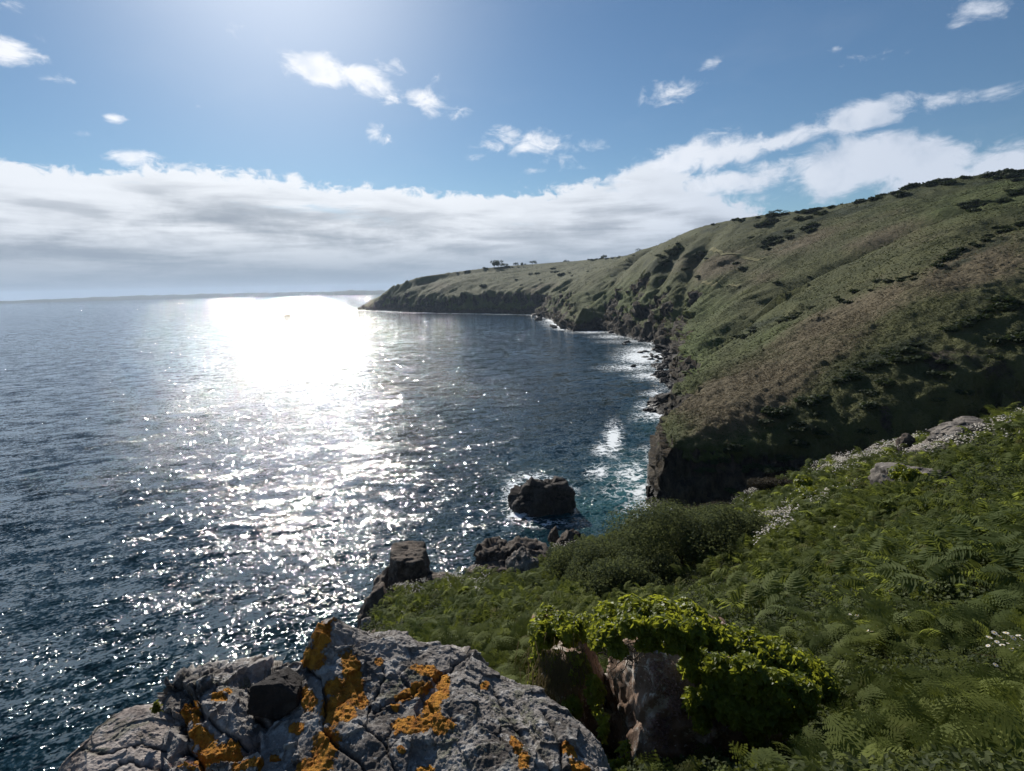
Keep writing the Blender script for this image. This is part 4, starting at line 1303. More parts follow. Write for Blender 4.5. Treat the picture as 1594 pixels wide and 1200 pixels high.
P = P[k]; m_ = len(P); P[:, 2] += pr.uniform(0.0, 0.18, m_)
Rm = rot_from_dir(np.stack([pr.normal(0, 1, m_), pr.normal(-.6, .8, m_), np.full(m_, .5)], 1), pr.uniform(0, 6.28, m_), pr)
V, F, t = instance(*BLADE, P, Rm, np.stack([pr.uniform(.012, .03, m_), pr.uniform(.12, .35, m_), pr.uniform(.1, .3, m_)], 1), pr.uniform(0, 1, m_))
tag(mesh_obj('dry_grass', V, F, M_DRY, attrs={'tint': t}, smooth=False), 'dry brown grass and dead bracken on the brink and in bare spots', 'dry grass', kind='stuff')


# ---- bushes: many small leaves through a lumpy volume, on a few stems
def bush(name, loc, size, nleaf, leaf, mat, label, seed, group=None, lumps=14, stem=True, parent_cat='bush', tmpl=QUADLEAF, flat=0.0):
    rg = np.random.default_rng(seed)
    root = empty(name, loc, label, parent_cat, group)
    L = rg.normal(size=(lumps, 3)); L /= np.linalg.norm(L, axis=1, keepdims=True)
    L *= rg.uniform(0.35, 0.8, (lumps, 1)); L[:, 2] = np.abs(L[:, 2]) * 0.9
    lr = rg.uniform(0.28, 0.48, lumps)
    w_ = rg.integers(0, lumps, nleaf)
    d = rg.normal(size=(nleaf, 3)); d /= np.linalg.norm(d, axis=1, keepdims=True)
    rr = lr[w_] * rg.uniform(0.55, 1.08, nleaf) ** 0.6
    Q = L[w_] + d * rr[:, None]
    Q[:, 2] = np.maximum(Q[:, 2], -0.25 + 0.1 * rg.normal(size=nleaf))
    nn = 0.22 * fbm(Q[:, 0] * 3, Q[:, 1] * 3, Q[:, 2] * 3, oct=3, seed=seed)
    Q = Q * (1 + nn[:, None])
    size = np.asarray(size, float)
    Pn = Q * size
    Rm = rot_from_dir(d * 0.8 + rg.normal(0, .5, (nleaf, 3)) + np.array([0, 0, .35]), rg.uniform(0, 6.28, nleaf), rg)
    tint = np.clip(0.35 + 0.4 * rg.normal(0, .5, nleaf) + 0.6 * fbm(Q[:, 0] * 2, Q[:, 1] * 2, Q[:, 2] * 2, oct=2, seed=seed + 1), 0, 1)
    V, F, t = instance(*tmpl, Pn, Rm, rg.uniform(leaf * .6, leaf * 1.3, nleaf), tint)
    mesh_obj('foliage', V, F, mat, root, smooth=False, attrs={'tint': t})
    if stem:
        # a few crooked stems under the leaves
        Vs, Fs = [], []
        for k in range(7):
            a = rg.uniform(0, 6.28)
            p0 = np.array([rg.normal(0, .12), rg.normal(0, .12), -0.45]); p1 = np.array([math.cos(a) * .5, math.sin(a) * .5, rg.uniform(.3, .7)])
            for s in range(6):
                u = s / 5
                c = (p0 * (1 - u) + p1 * u + np.array([rg.normal(0, .03), rg.normal(0, .03), 0])) * size
                th = 0.025 * (1 - 0.7 * u) * size.min()
                for q in range(5):
                    an = q * 2 * math.pi / 5
                    Vs.append(c + np.array([math.cos(an) * th, math.sin(an) * th, 0]))
            b = k * 30
            for s in range(5):
                for q in range(5):
                    Fs.append([b + s * 5 + q, b + s * 5 + (q + 1) % 5, b + s * 5 + 5 + (q + 1) % 5, b + s * 5 + 5 + q])
        mesh_obj('stem', np.array(Vs), np.array(Fs), M_STEM, root)
    return root


m, nt, out = material('bark')
bc = nt.mix(nt.ss(0.35, 0.65, nt.noise(nt.pos(), 9.0, 6.0)), (0.035, 0.026, 0.020), (0.11, 0.09, 0.07))
principled(nt, out, bc, 0.95, nt.bump(nt.noise(nt.pos(), 30.0, 4.0), 0.5, 0.01), 0.1)
M_STEM = m
M_THICKET = leaf_material('thicket_leaf', (0.022, 0.036, 0.016), (0.105, 0.125, 0.055), 0.42, (0.17, 0.19, 0.07), 0.75, 0.06)
M_HEATH = leaf_material('heather_leaf', (0.022, 0.020, 0.014), (0.070, 0.060, 0.040), 0.25, (0.09, 0.07, 0.04), 0.8, 0.15)
M_GORSE = leaf_material('gorse_leaf', (0.010, 0.020, 0.007), (0.040, 0.058, 0.016), 0.25, (0.06, 0.08, 0.02), 0.7, 0.2)


def gz(x, y):
    return float(near_z(np.array([x]), np.array([y]))[0])


def on_near(px, py, depth):
    p = at_y(px, py, depth)
    return np.array([p[0], p[1], gz(p[0], p[1])])


shrubs = [  # px, py(base), depth, size, leaves, label
    (985, 880, 24.0, (2.6, 1.9, 1.9), 30000, 'largest dark dense thicket bush, on the brink right of the sea stack', M_THICKET),
    (1055, 862, 27.0, (2.5, 1.8, 1.6), 22000, 'dark thicket bush behind and right of the largest one', M_THICKET),
    (1090, 930, 18.0, (2.2, 1.7, 1.5), 28000, 'greyish green thicket bush above the ivy boulder canopy', M_THICKET),
    (930, 930, 19.5, (1.2, 1.2, 1.4), 14000, 'dark narrow bush at the left edge of the thicket', M_THICKET),
    (1010, 940, 17.0, (1.3, 1.1, .8), 12000, 'low dark bush in front of the thicket, just above the ivy', M_THICKET),
    (905, 892, 23.0, (1.4, 1.3, 1.2), 14000, 'rounded grey green bush at the seaward edge of the thicket, beside the leaning slab', M_THICKET),
    (1040, 905, 20.5, (1.7, 1.4, 1.25), 18000, 'rounded grey green bush in the middle of the thicket', M_THICKET),
    (1145, 890, 19.5, (1.6, 1.3, 1.05), 16000, 'rounded grey green bush at the right end of the thicket below the white flowers', M_THICKET),
    (960, 945, 16.0, (1.2, 1.0, .75), 11000, 'small grey green bush right behind the crest of the ivy canopy', M_THICKET),
    (1115, 826, 34.0, (3.1, 1.6, .95), 20000, 'brown heather mound on the brink below the cliff corner', M_HEATH),
    (1215, 778, 33.0, (2.0, 1.1, .55), 9000, 'low grey brown heather mound among the white flowers', M_HEATH),
]
for i, (a, b, dpt, sz, nl, lab, mt) in enumerate(shrubs):
    q = on_near(a, b, dpt)
    if mt is M_THICKET:
        sz = tuple(1.22 * v for v in sz); q = q + np.array([0, 0, 0.3])
    bush('thicket_bush' if mt is M_THICKET else 'heather_bush', q + np.array([0, 0, 0.15]), sz, nl, 0.085 if mt is M_THICKET else 0.10, mt, lab, 300 + i, 'shrubs along the brink')

# ---- ivy
M_IVY = leaf_material('ivy_leaf', (0.045, 0.080, 0.010), (0.22, 0.25, 0.030), 0.55, (0.50, 0.52, 0.05), 0.45, 0.3, scale=3.0)


def tube(path, r0, r1, seg=5):
    path = np.asarray(path, float); n = len(path)
    tg = np.gradient(path, axis=0); tg /= np.linalg.norm(tg, axis=1, keepdims=True) + 1e-9
    a = np.cross(tg, [0.13, 0.21, 0.97]); a /= np.linalg.norm(a, axis=1, keepdims=True) + 1e-9
    b = np.cross(tg, a)
    rr = np.linspace(r0, r1, n)[:, None, None]
    th = np.arange(seg) * 2 * math.pi / seg
    V = path[:, None] + rr * (np.cos(th)[None, :, None] * a[:, None] + np.sin(th)[None, :, None] * b[:, None])
    i = np.arange(n - 1)[:, None] * seg; j = np.arange(seg)[None]; j2 = (j + 1) % seg
    return V.reshape(-1, 3), np.stack([i + j, i + j2, i + seg + j2, i + seg + j], -1).reshape(-1, 4)


def merge_q(parts):
    Vs, Fs, off = [], [], 0
    for v, f in parts:
        Vs.append(v); Fs.append(f + off); off += len(v)
    return np.concatenate(Vs), np.concatenate(Fs)


def clusters(centres, n, leaf, sd):
    """leaves hung round cluster centres (x, y, z, rx, ry, rz, weight) with outward normals"""
    centres = np.array(centres, float)
    w_ = centres[:, 6] / centres[:, 6].sum()
    ci = pr.choice(len(centres), n, p=w_)
    d = pr.normal(size=(n, 3)); d /= np.linalg.norm(d, axis=1, keepdims=True)
    rr = pr.uniform(0.72, 1.05, n)
    P = centres[ci, :3] + d * rr[:, None] * centres[ci, 3:6]
    P += 0.05 * np.stack([fbm(P[:, 0] * 6, P[:, 1] * 6, P[:, 2] * 6, seed=s) for s in (1, 2, 3)], 1)
    nr = d * np.array([1, 1, .6]) + np.array([0, -0.25, 0.75]) + pr.normal(0, .38, (n, 3))
    spin = pr.uniform(0, 6.28, n)
    Rm = rot_from_dir(nr, spin, pr)
    tint = np.clip(0.5 + pr.normal(0, .28, n) + 0.4 * fbm(P[:, 0] * 2, P[:, 1] * 2, P[:, 2] * 2, seed=9), 0, 1)
    return instance(*IVY, P, Rm, pr.uniform(leaf * .45, leaf * 1.4, n), tint)


def ivy_px(spots):
    """(px, py, depth, rx, ry, rz, weight) -> world clusters"""
    return [(*at_y(a, b, c), rx, ry, rz, wt) for (a, b, c, rx, ry, rz, wt) in spots]


ivy_root = empty('ivy', IB + np.array([0, 0, 0.6]), 'bright yellow green ivy canopy draped over the top and right of the boulder', 'ivy')
spots = [(950, 965, 5.5, .16, .28, .09, 1.2), (985, 955, 5.5, .18, .3, .09, 1.4), (1030, 955, 5.5, .2, .3, .09, 1.5), (1075, 962, 5.45, .18, .3, .10, 1.4), (1105, 985, 5.35, .16, .26, .12, 1.3), (1140, 1000, 5.3, .18, .26, .12, 1.3),
         (935, 990, 5.45, .10, .2, .13, .8), (1175, 1010, 5.25, .18, .28, .13, 1.3), (1215, 1025, 5.15, .2, .28, .15, 1.5), (1250, 1045, 5.05, .18, .26, .15, 1.4), (1280, 1062, 4.95, .12, .22, .13, 1.0),
         (965, 1008, 4.82, .08, .06, .06, .35), (1010, 1000, 4.78, .1, .06, .06, .45), (1050, 1006, 4.76, .08, .06, .07, .4), (950, 985, 4.95, .10, .10, .09, .8), (985, 975, 4.85, .14, .10, .09, 1.0), (1030, 975, 4.8, .14, .10, .09, 1.0), (1075, 985, 4.8, .12, .10, .11, 1.0), (1075, 1030, 4.75, .07, .08, .14, .6), (1075, 1090, 4.6, .05, .06, .1, .35), (1090, 1035, 4.9, .10, .10, .16, .9), (1120, 1050, 4.75, .16, .14, .2, 1.5), (1160, 1060, 4.65, .18, .16, .22, 1.7), (1205, 1080, 4.6, .2, .18, .22, 1.8), (1245, 1085, 4.6, .16, .16, .18, 1.3),
         (1100, 1090, 4.65, .10, .1, .14, .9), (1140, 1105, 4.55, .14, .12, .12, 1.0), (1180, 1115, 4.5, .14, .12, .12, .9), (1230, 1125, 4.5, .10, .1, .10, .5), (1090, 1125, 4.6, .06, .06, .08, .35), (1175, 1140, 4.5, .05, .05, .05, .12), (1245, 1165, 4.35, .05, .05, .06, .12), (1255, 1190, 4.2, .05, .04, .04, .08)]
V, F, t = clusters(ivy_px(spots), 13000, 0.068, 0)
V -= np.array(ivy_root.location); mesh_obj('foliage', V, F, M_IVY, ivy_root, smooth=False, attrs={'tint': t})
# bare woody stems looping under the canopy
st = []
for k in range(16):
    a0 = at_y(pr.uniform(925, 1000), pr.uniform(985, 1035), 5.0); a1 = at_y(pr.uniform(930, 1010), pr.uniform(1000, 1060), 4.85)
    mid = (a0 + a1) / 2 + pr.normal(0, .07, 3) + np.array([0, -.06, .03])
    u = np.linspace(0, 1, 12)[:, None]
    path = a0 * (1 - u) ** 2 + 2 * mid * u * (1 - u) + a1 * u ** 2 + 0.012 * pr.normal(size=(12, 3))
    st.append(tube(path, .006, .003))
V, F = merge_q(st); mesh_obj('stem', V - np.array(ivy_root.location), F, M_STEM, ivy_root)

ivy2 = empty('ivy', IL, 'paler ivy curtain hanging on the narrow rock left of the boulder', 'ivy')
spots = [(838, 985, 5.75, .10, .2, .12, 1.2), (850, 965, 5.9, .12, .25, .10, 1.2), (880, 972, 5.7, .14, .2, .10, 1.2), (850, 985, 5.9, .12, .2, .10, 1.3), (885, 985, 5.85, .14, .2, .10, 1.3), (915, 975, 5.75, .12, .2, .12, 1.1), (838, 1020, 5.8, .07, .12, .2, 1.0), (835, 1070, 5.7, .06, .12, .2, .9), (865, 1040, 5.6, .10, .08, .2, .7), (900, 1040, 5.5, .12, .08, .22, 1.0), (925, 1080, 5.3, .08, .06, .2, .5), (890, 1100, 5.4, .12, .06, .14, .6), (855, 1110, 5.5, .08, .06, .16, .5), (940, 1130, 5.0, .05, .05, .15, .25), (975, 1170, 4.7, .04, .05, .1, .12), (960, 1190, 4.6, .08, .05, .06, .2)]
V, F, t = clusters(ivy_px(spots), 5200, 0.052, 0)
V -= np.array(ivy2.location); mesh_obj('foliage', V, F, M_IVY, ivy2, smooth=False, attrs={'tint': t})
# hanging dead grass
n = 420
P = np.stack([at_y(a, b, 5.45) for a, b in zip(pr.normal(872, 22, n), pr.normal(1035, 16, n))])
Rm = rot_from_dir(np.stack([pr.normal(0, .25, n), np.full(n, -1.0), pr.normal(.2, .2, n)], 1), np.full(n, 0.0), pr)
dwn = np.stack([pr.normal(0, .35, n), np.full(n, -.25), np.full(n, -1.0)], 1); dwn /= np.linalg.norm(dwn, axis=1, keepdims=True)
sd_ = np.cross(dwn, np.stack([np.zeros(n), np.ones(n), np.zeros(n)], 1)); sd_ /= np.linalg.norm(sd_, axis=1, keepdims=True)
Rm = np.stack([sd_, dwn, np.cross(sd_, dwn)], 2)
V, F, t = instance(*BLADE, P, Rm, np.stack([np.full(n, .006), pr.uniform(.15, .42, n), np.full(n, .1)], 1), pr.uniform(0.2, .9, n))
mesh_obj('dead_grass', V - np.array(ivy2.location), F, M_DRY, ivy2, smooth=False, attrs={'tint': t})

ivy3 = empty('ivy', IVYROCK2, 'dark ivy over the square grey rock on the right slope', 'ivy')
spots = [(1400, 735, 17.6, .3, .3, .25, 1), (1420, 745, 17.2, .35, .2, .3, 1.5), (1440, 750, 17.2, .25, .2, .25, 1), (1405, 760, 17.0, .25, .2, .2, .6)]
V, F, t = clusters(ivy_px(spots), 1500, 0.10, 0)
mesh_obj('foliage', V - np.array(ivy3.location), F, M_IVY, ivy3, smooth=False, attrs={'tint': t * .5})
e4 = on_near(1280, 785, 24.0)
ivy4 = empty('ivy', e4, 'yellow green ivy mound left of the square grey rock', 'ivy')
spots = [(1262, 770, 24.5, .6, .6, .35, 1.2), (1250, 750, 25.5, .35, .4, .3, .7), (1300, 772, 23.5, .7, .6, .3, 1.2), (1340, 762, 22.0, .7, .5, .25, 1.0), (1245, 790, 24.0, .4, .4, .3, .7), (1370, 752, 21, .5, .4, .2, .7)]
V, F, t = clusters(ivy_px(spots), 5200, 0.13, 0)
mesh_obj('foliage', V - np.array(ivy4.location), F, M_IVY, ivy4, smooth=False, attrs={'tint': t})
e5 = at_y(1460, 683, 26.0)
ivy5 = empty('ivy', e5, 'small dark ivy patch between the upright stone and the weathered boulder', 'ivy')
V, F, t = clusters(ivy_px([(1445, 684, 26.5, .5, .4, .18, 1), (1470, 680, 26.5, .45, .4, .2, 1)]), 1300, 0.12, 0)
mesh_obj('foliage', V - np.array(ivy5.location), F, M_IVY, ivy5, smooth=False, attrs={'tint': t * .5})

# small yellow green spurge bushes low on the right
M_SPURGE = leaf_material('spurge_leaf', (0.05, 0.07, 0.01), (0.15, 0.16, 0.025), 0.45, (0.25, 0.25, 0.04), 0.6, 0.25)
for i, (a, b, dpt, s, lab) in enumerate([(1395, 1112, 4.8, .20, 'larger yellowish bushlet low on the bracken slope'), (1450, 1118, 4.7, .13, 'smaller yellowish bushlet right of the larger one'), (605, 948, 24.5, .8, 'bright green bushlet on the brink behind the slab')]):
    bush('bushlet', on_near(a, b, dpt) + np.array([0, 0, .12]), (s * 1.3, s, s * .8), 1600, s * .20, M_SPURGE if i < 2 else M_THICKET, lab, 350 + i, stem=False, tmpl=LEAF)
# sprig on the foreground rock
e6 = at_y(244, 1100, 2.24)
bush('rock_samphire', e6 + np.array([0, 0, -.005]), (.016, .02, .03), 160, .016, M_SPURGE, 'little green sprig on top of the pale boulder', 360, stem=False, tmpl=LEAF, parent_cat='plant')

# ---- white flowers
m, nt, out = material('white_petal')
wcol = nt.mix(nt.attr('tint'), (0.52, 0.46, 0.38), (0.80, 0.76, 0.70))
pb_ = principled(nt, None, wcol, 0.8, spec=0.2)
trn = nt.new('ShaderNodeBsdfTranslucent'); nt.put(trn.inputs[0], (0.7, 0.64, 0.55))
mxs = nt.new('ShaderNodeMixShader'); nt.put(mxs.inputs[0], 0.35)
nt.l.new(pb_.outputs[0], mxs.inputs[1]); nt.l.new(trn.outputs[0], mxs.inputs[2]); nt.l.new(mxs.outputs[0], out.inputs[0])
M_PETAL = m
hexa = np.array([[0, 0, .12]] + [[math.cos(a) * .5, math.sin(a) * .5, 0] for a in np.arange(7) * 2 * math.pi / 7])
hexf = np.array([[0, 1 + i, 1 + (i + 1) % 7] for i in range(7)])
flower_spots = [(1175, 762, 28, 9, -35, 1.0), (1230, 742, 45, 7, -18, .75), (1300, 725, 60, 9, -14, 1.0), (1350, 712, 50, 10, -14, 1.1), (1390, 702, 30, 8, -18, .9), (1295, 738, 30, 6, 0, .7), (1440, 702, 40, 6, -20, .9), (1500, 690, 50, 6, -22, 1.1), (1550, 678, 30, 6, -20, .8), (1590, 658, 14, 8, -30, .7), (1530, 702, 40, 5, -5, .7),
                (1200, 822, 40, 12, -20, 1.0), (1220, 835, 40, 9, -10, .8), (1165, 850, 60, 8, 0, .6), (1190, 865, 40, 7, 10, .4), (1280, 790, 28, 7, -22, .9), (1320, 778, 20, 5, -30, .6), (1300, 863, 18, 7, 10, 1.0), (1180, 730, 20, 4, 0, .3),
                (700, 908, 30, 9, -15, .8), (735, 898, 25, 7, -30, .8), (680, 930, 60, 6, -10, .5), (750, 925, 14, 9, -50, .6), (765, 893, 20, 7, 0, .5), (640, 912, 30, 5, 0, .6), (620, 925, 30, 6, 0, .5), (860, 855, 30, 6, 10, .7), (820, 865, 20, 5, 0, .4), (620, 980, 12, 10, 0, .35)]
P, r, qx, qy = ground_points(420000, 8.0, 46.0, power=0.0)
wgt = ell(qx, qy, flower_spots)
clump = np.clip(0.12 + 1.5 * fbm(P[:, 0] / 0.9, P[:, 1] / 0.9, oct=3, seed=97), 0, 1)
k = pr.uniform(0, 1, len(P)) < np.clip(wgt * clump * 1.3, 0, 1)
P = P[k]; m_ = len(P)
P[:, 2] += pr.uniform(.40, .70, m_)
Rm = rot_from_dir(np.stack([pr.normal(-.25, .4, m_), pr.normal(0.1, .4, m_), np.ones(m_)], 1), pr.uniform(0, 6.28, m_), pr)
V, F, t = instance(hexa, hexf, P, Rm, pr.uniform(.030, .070, m_) * (1 + 0.006 * P[:, 1]), pr.uniform(0, 1, m_))
fl = mesh_obj('wildflowers', V, F, M_PETAL, attrs={'tint': t}, smooth=False)
tag(fl, 'drifts of tiny white flowers over the brink and the right slope', 'wildflowers', kind='stuff')
print('flowers', m_)

# nearer daisies one can count: flower head on a stalk
m, nt, out = material('daisy_eye'); principled(nt, out, (0.55, 0.36, 0.03), 0.8); M_EYE = m
m, nt, out = material('stalk_green'); principled(nt, out, (0.06, 0.09, 0.02), 0.8); M_STALK = m
pet_V, pet_F = [], []
for k in range(13):
    a = k * 2 * math.pi / 13
    c, s = math.cos(a), math.sin(a)
    b = len(pet_V)
    for (x_, y_, z_) in [(.10, -.05, 0), (.32, -.10, .03), (.5, 0, .0), (.32, .10, .03), (.10, .05, 0)]:
        pet_V.append((c * x_ - s * y_, s * x_ + c * y_, z_))
    pet_F += [[b, b + 1, b + 3], [b, b + 3, b + 4], [b + 1, b + 2, b + 3]]
dz_root = None
daisy_px = [(1540, 992), (1548, 985), (1556, 990), (1563, 996), (1570, 988), (1578, 993), (1585, 989), (1591, 995), (1552, 999), (1560, 1004), (1572, 1002), (1582, 1001), (1546, 1003), (1538, 1005), (1566, 985), (1575, 1010), (1571, 1018), (1590, 1006), (1550, 1035), (1569, 1118), (1575, 1125), (1584, 1122), (1562, 1130), (1588, 1135), (1578, 1140),
            (1301, 896), (1289, 897), (1370, 899), (1378, 907), (1390, 914), (1397, 919), (1386, 921), (1365, 918), (1323, 956), (1334, 958), (1358, 960), (1367, 962), (1340, 956), (1320, 967), (1366, 975), (1357, 983), (1350, 982)]
for i, (a, b) in enumerate(daisy_px):
    # first hit of the sight line with the slope, a hand above it
    ts = np.linspace(3.2, 16, 260)
    L = np.array([at_y(a, b, tt) for tt in ts])
    below = np.nonzero(L[:, 2] < near_z(L[:, 0], L[:, 1]) + 0.38)[0]
    q = L[below[0]] if len(below) else L[-1]
    near_cl = b > 980 and a > 1530
    lab = 'white daisy in the dense cluster at the right edge above the brown patch' if (near_cl and b < 1060) else ('white daisy in the loose cluster at the lower right edge' if b > 1100 else 'white daisy standing singly in the bracken right of the ivy')
    grp = 'daisies in the right edge cluster' if (near_cl and b < 1060) else ('daisies at the lower right edge' if b > 1100 else 'daisies scattered in the bracken')
    if dz_root is None:
        root = D.objects.new('daisy', None); COL.objects.link(root)
        ph = mesh_obj('petal', np.array(pet_V), np.array(pet_F), M_PETAL, root, smooth=False, attrs={'tint': np.ones(len(pet_V))})
        ph.name = 'flower_head'
        eV, eF = ICO[3]
        mesh_obj('eye', eV * np.array([.14, .14, .07]) + np.array([0, 0, .02]), eF, M_EYE, root)
        sv, sf = tube([[0, 0, 0], [.1, 0, -1.5], [.05, .1, -3.2], [0, .2, -5.0]], .035, .03)
        mesh_obj('stalk', sv, sf, M_STALK, root)
        dz_root = root
    else:
        root = dz_root.copy(); COL.objects.link(root)
        for chd in dz_root.children:
            c = chd.copy(); COL.objects.link(c); c.parent = root
    tag(root, lab, 'daisy', grp)
    root.location = [float(v) for v in q]
    s = pr.uniform(.045, .065) * (1.0 if near_cl else 0.95)
    root.scale = (s, s, s)
    root.rotation_euler = (pr.normal(-.3, .25), pr.normal(-.15, .25), pr.uniform(0, 6.28))

# pink stonecrop on the rock faces
M_PINK = leaf_material('stonecrop_leaf', (0.16, 0.09, 0.08), (0.42, 0.30, 0.29), 0.2, (0.5, 0.35, 0.33), 0.8, 0.2)
dep_g = bpy.context.evaluated_depsgraph_get()


def stonecrop(name, px0, spots, n, leaf, depth0, label):
    hits = []
    dep = bpy.context.evaluated_depsgraph_get()
    tries = 0
    while len(hits) < n and tries < n * 6:
        tries += 1
        s = spots[pr.integers(0, len(spots))]
        a, b = s[0] + pr.normal(0, s[2]), s[1] + pr.normal(0, s[3])
        d = ray(a, b); d = d / np.linalg.norm(d)
        ok, lc, nn, _, ob, _ = scene.ray_cast(dep, CAM.tolist(), d.tolist())
        if ok and ob and ob.get('category') == 'rock':
            hits.append((*lc, *nn))
    if not hits:
        return
    h = np.array(hits); m_ = len(h)
    P = h[:, :3] + h[:, 3:] * pr.uniform(0.0, leaf * 1.2, (m_, 1))
    Rm = rot_from_dir(h[:, 3:] + pr.normal(0, .6, (m_, 3)), pr.uniform(0, 6.28, m_), pr)
    V, F, t = instance(*LEAF, P, Rm, pr.uniform(leaf * .6, leaf * 1.3, m_), pr.uniform(0, 1, m_))
    o = mesh_obj(name, V, F, M_PINK, attrs={'tint': t}, smooth=False)
    tag(o, label, 'stonecrop', kind='stuff')


bpy.context.view_layer.update()
stonecrop('stonecrop', 0, [(1025, 1045, 7, 12), (1045, 1060, 10, 16), (1060, 1085, 12, 12), (1055, 1100, 8, 8), (1030, 1140, 8, 14), (1022, 1130, 6, 8)], 1500, .022, 4.9, 'pink stonecrop cushions on the bare face of the ivy boulder')
stonecrop('stonecrop', 0, [(275, 1188, 18, 6), (262, 1196, 14, 4), (295, 1192, 10, 5)], 420, .010, 2.0, 'pinkish stonecrop tuft at the bottom edge between the pale boulder and craggy rock')
# ------------------------------------------------------------------ shore rocks, scrub, skyline trees, path, far land
bpy.context.view_layer.update()


def hit_hill(px, py):
    d = ray(px, py); d = d / np.linalg.norm(d)
    ok, lc, nn, _ = hill.ray_cast(CAM.tolist(), d.tolist())
    return np.array(lc) if ok else None


fr = np.random.default_rng(505)
# --- boulders at the foot of the cliffs (a few shapes, copied)
kinds_ = []
for k in range(6):
    V, Fc = rock_mesh((1, 1, 1), 900 + k, sub=4, rough=0.18, facets=0.26, fs=1.5, nrand=9)
    me_o = mesh_obj('shore_boulder', V, Fc, M_SHORE, smooth=False, attrs={'crack': np.zeros(len(V))}, link=False)
    kinds_.append(me_o)


def shore_rock(px, py, w_px, hgt, label, group, name='shore_boulder', flat=1.0):
    p = at_z(px, py, 0)
    dist = np.linalg.norm(p - CAM)
    w_ = w_px / FPX * dist * 0.5
    o = kinds_[fr.integers(0, 6)].copy()
    COL.objects.link(o)
    o.name = name
    o.location = (float(p[0]), float(p[1]), 0.0 + 0.15 * hgt * w_)
    o.scale = (w_, w_ * fr.uniform(.7, 1.1), w_ * hgt)
    o.rotation_euler = (fr.normal(0, .15), fr.normal(0, .15), fr.uniform(0, 6.28))
    tag(o, label, 'rock', group)
    return o


for (a, b, w_px, h, lab) in [(1030, 630, 44, .42, 'long black ledge of rock running into the foam below the brown slope'), (1052, 632, 34, .55, 'black rock joining the long ledge to the cliff'), (1012, 639, 16, .4, 'low black tip at the seaward end of the long ledge'),
                             (1062, 565, 50, .35, 'broad dark rock platform above the widest patch of foam'), (1040, 585, 36, .4, 'dark rock shelf on the near side of the widest foam patch'), (1060, 602, 30, .5, 'dark blocky rock between the shelf and the long ledge'),
                             (1022, 571, 16, .4, 'lone dark rock at the edge of the widest foam patch'), (985, 571, 8, .6, 'small black rock in the middle of the foam patch, seaward'), (1032, 545, 26, .4, 'dark shelving rock at the far end of the widest foam patch'),
                             (447, 493, 9, .35, 'tiny dark rock awash in the glitter far out')]:
    shore_rock(a, b, w_px, h, lab, None, 'rock_ledge' if w_px > 25 else 'sea_rock')
lab_a = 'black rock awash in the foam under the middle cliffs'
for (a, b) in [(998, 549), (1004, 547), (1010, 552), (1016, 555), (1022, 557), (1028, 560), (1006, 556), (1014, 560), (1022, 563), (977, 534), (972, 536), (996, 532), (838, 498), (840, 499), (859, 509), (862, 511), (1034, 566), (1040, 557), (1037, 551), (1030, 552)]:
    shore_rock(a + fr.normal(0, 1), b + fr.normal(0, .5), fr.uniform(5, 11), fr.uniform(.3, .55), lab_a, 'black rocks awash under the middle cliffs', 'sea_rock')
lab_b = 'brown boulder in the jumble along the foot of the far cliffs'
for k in range(85):
    t = fr.uniform(8, 24.0) if k > 22 else fr.uniform(14, 19)
    i = int(t); f = t - i
    a = coast_spec[i][0] * (1 - f) + coast_spec[min(i + 1, 24)][0] * f; b = coast_spec[i][1] * (1 - f) + coast_spec[min(i + 1, 24)][1] * f
    shore_rock(a + fr.normal(2, 4), b + fr.normal(0.3, .8), fr.uniform(5, 15), fr.uniform(.4, .8), lab_b, 'boulders along the foot of the far cliffs')
for (a, b, w_px, h) in [(1012, 782, 14, .8), (1020, 792, 18, .7), (1028, 788, 16, 1.0), (1018, 770, 12, 1.0), (1012, 762, 9, .8)]:
    shore_rock(a, b, w_px, h, 'dark fallen block at the foot of the near cliff corner', 'fallen blocks under the near cliff corner')

# --- scrub on the hill: each bush a clump of leafy faces
bk = []
for k in range(5):
    rg = np.random.default_rng(700 + k)
    n = 420
    L = rg.normal(size=(9, 3)); L /= np.linalg.norm(L, axis=1, keepdims=True); L *= rg.uniform(.3, .75, (9, 1)); L[:, 2] = np.abs(L[:, 2]) * .8
    ci = rg.integers(0, 9, n); d = rg.normal(size=(n, 3)); d /= np.linalg.norm(d, axis=1, keepdims=True)
    Q = L[ci] + d * (rg.uniform(.25, .5, 9)[ci] * rg.uniform(.6, 1.05, n))[:, None]
    Q[:, 2] = np.maximum(Q[:, 2], -.3)
    Rm = rot_from_dir(d + rg.normal(0, .4, (n, 3)), rg.uniform(0, 6.28, n), rg)
    V, F, t = instance(*QUADLEAF, Q, Rm, np.stack([rg.uniform(.35, .6, n), rg.uniform(.25, .45, n), np.ones(n) * .3], 1), np.clip(rg.normal(.4, .25, n), 0, 1))
    bk.append(mesh_obj('gorse_bush', V, F, M_GORSE, smooth=False, attrs={'tint': t}, link=False))
nb = 0


def hill_bush(px, py, w_px, hr, label, group):
    global nb
    p = hit_hill(px, py)
    if p is None:
        return
    s = 0.5 * w_px / FPX * np.linalg.norm(p - CAM)
    o = bk[fr.integers(0, 5)].copy(); COL.objects.link(o)
    o.location = (float(p[0]), float(p[1]), float(p[2]) + 0.12 * s * hr)
    o.scale = (s, s * fr.uniform(.8, 1.2), s * hr)
    o.rotation_euler = (0, 0, fr.uniform(0, 6.28))
    tag(o, label, 'bush', group); nb += 1


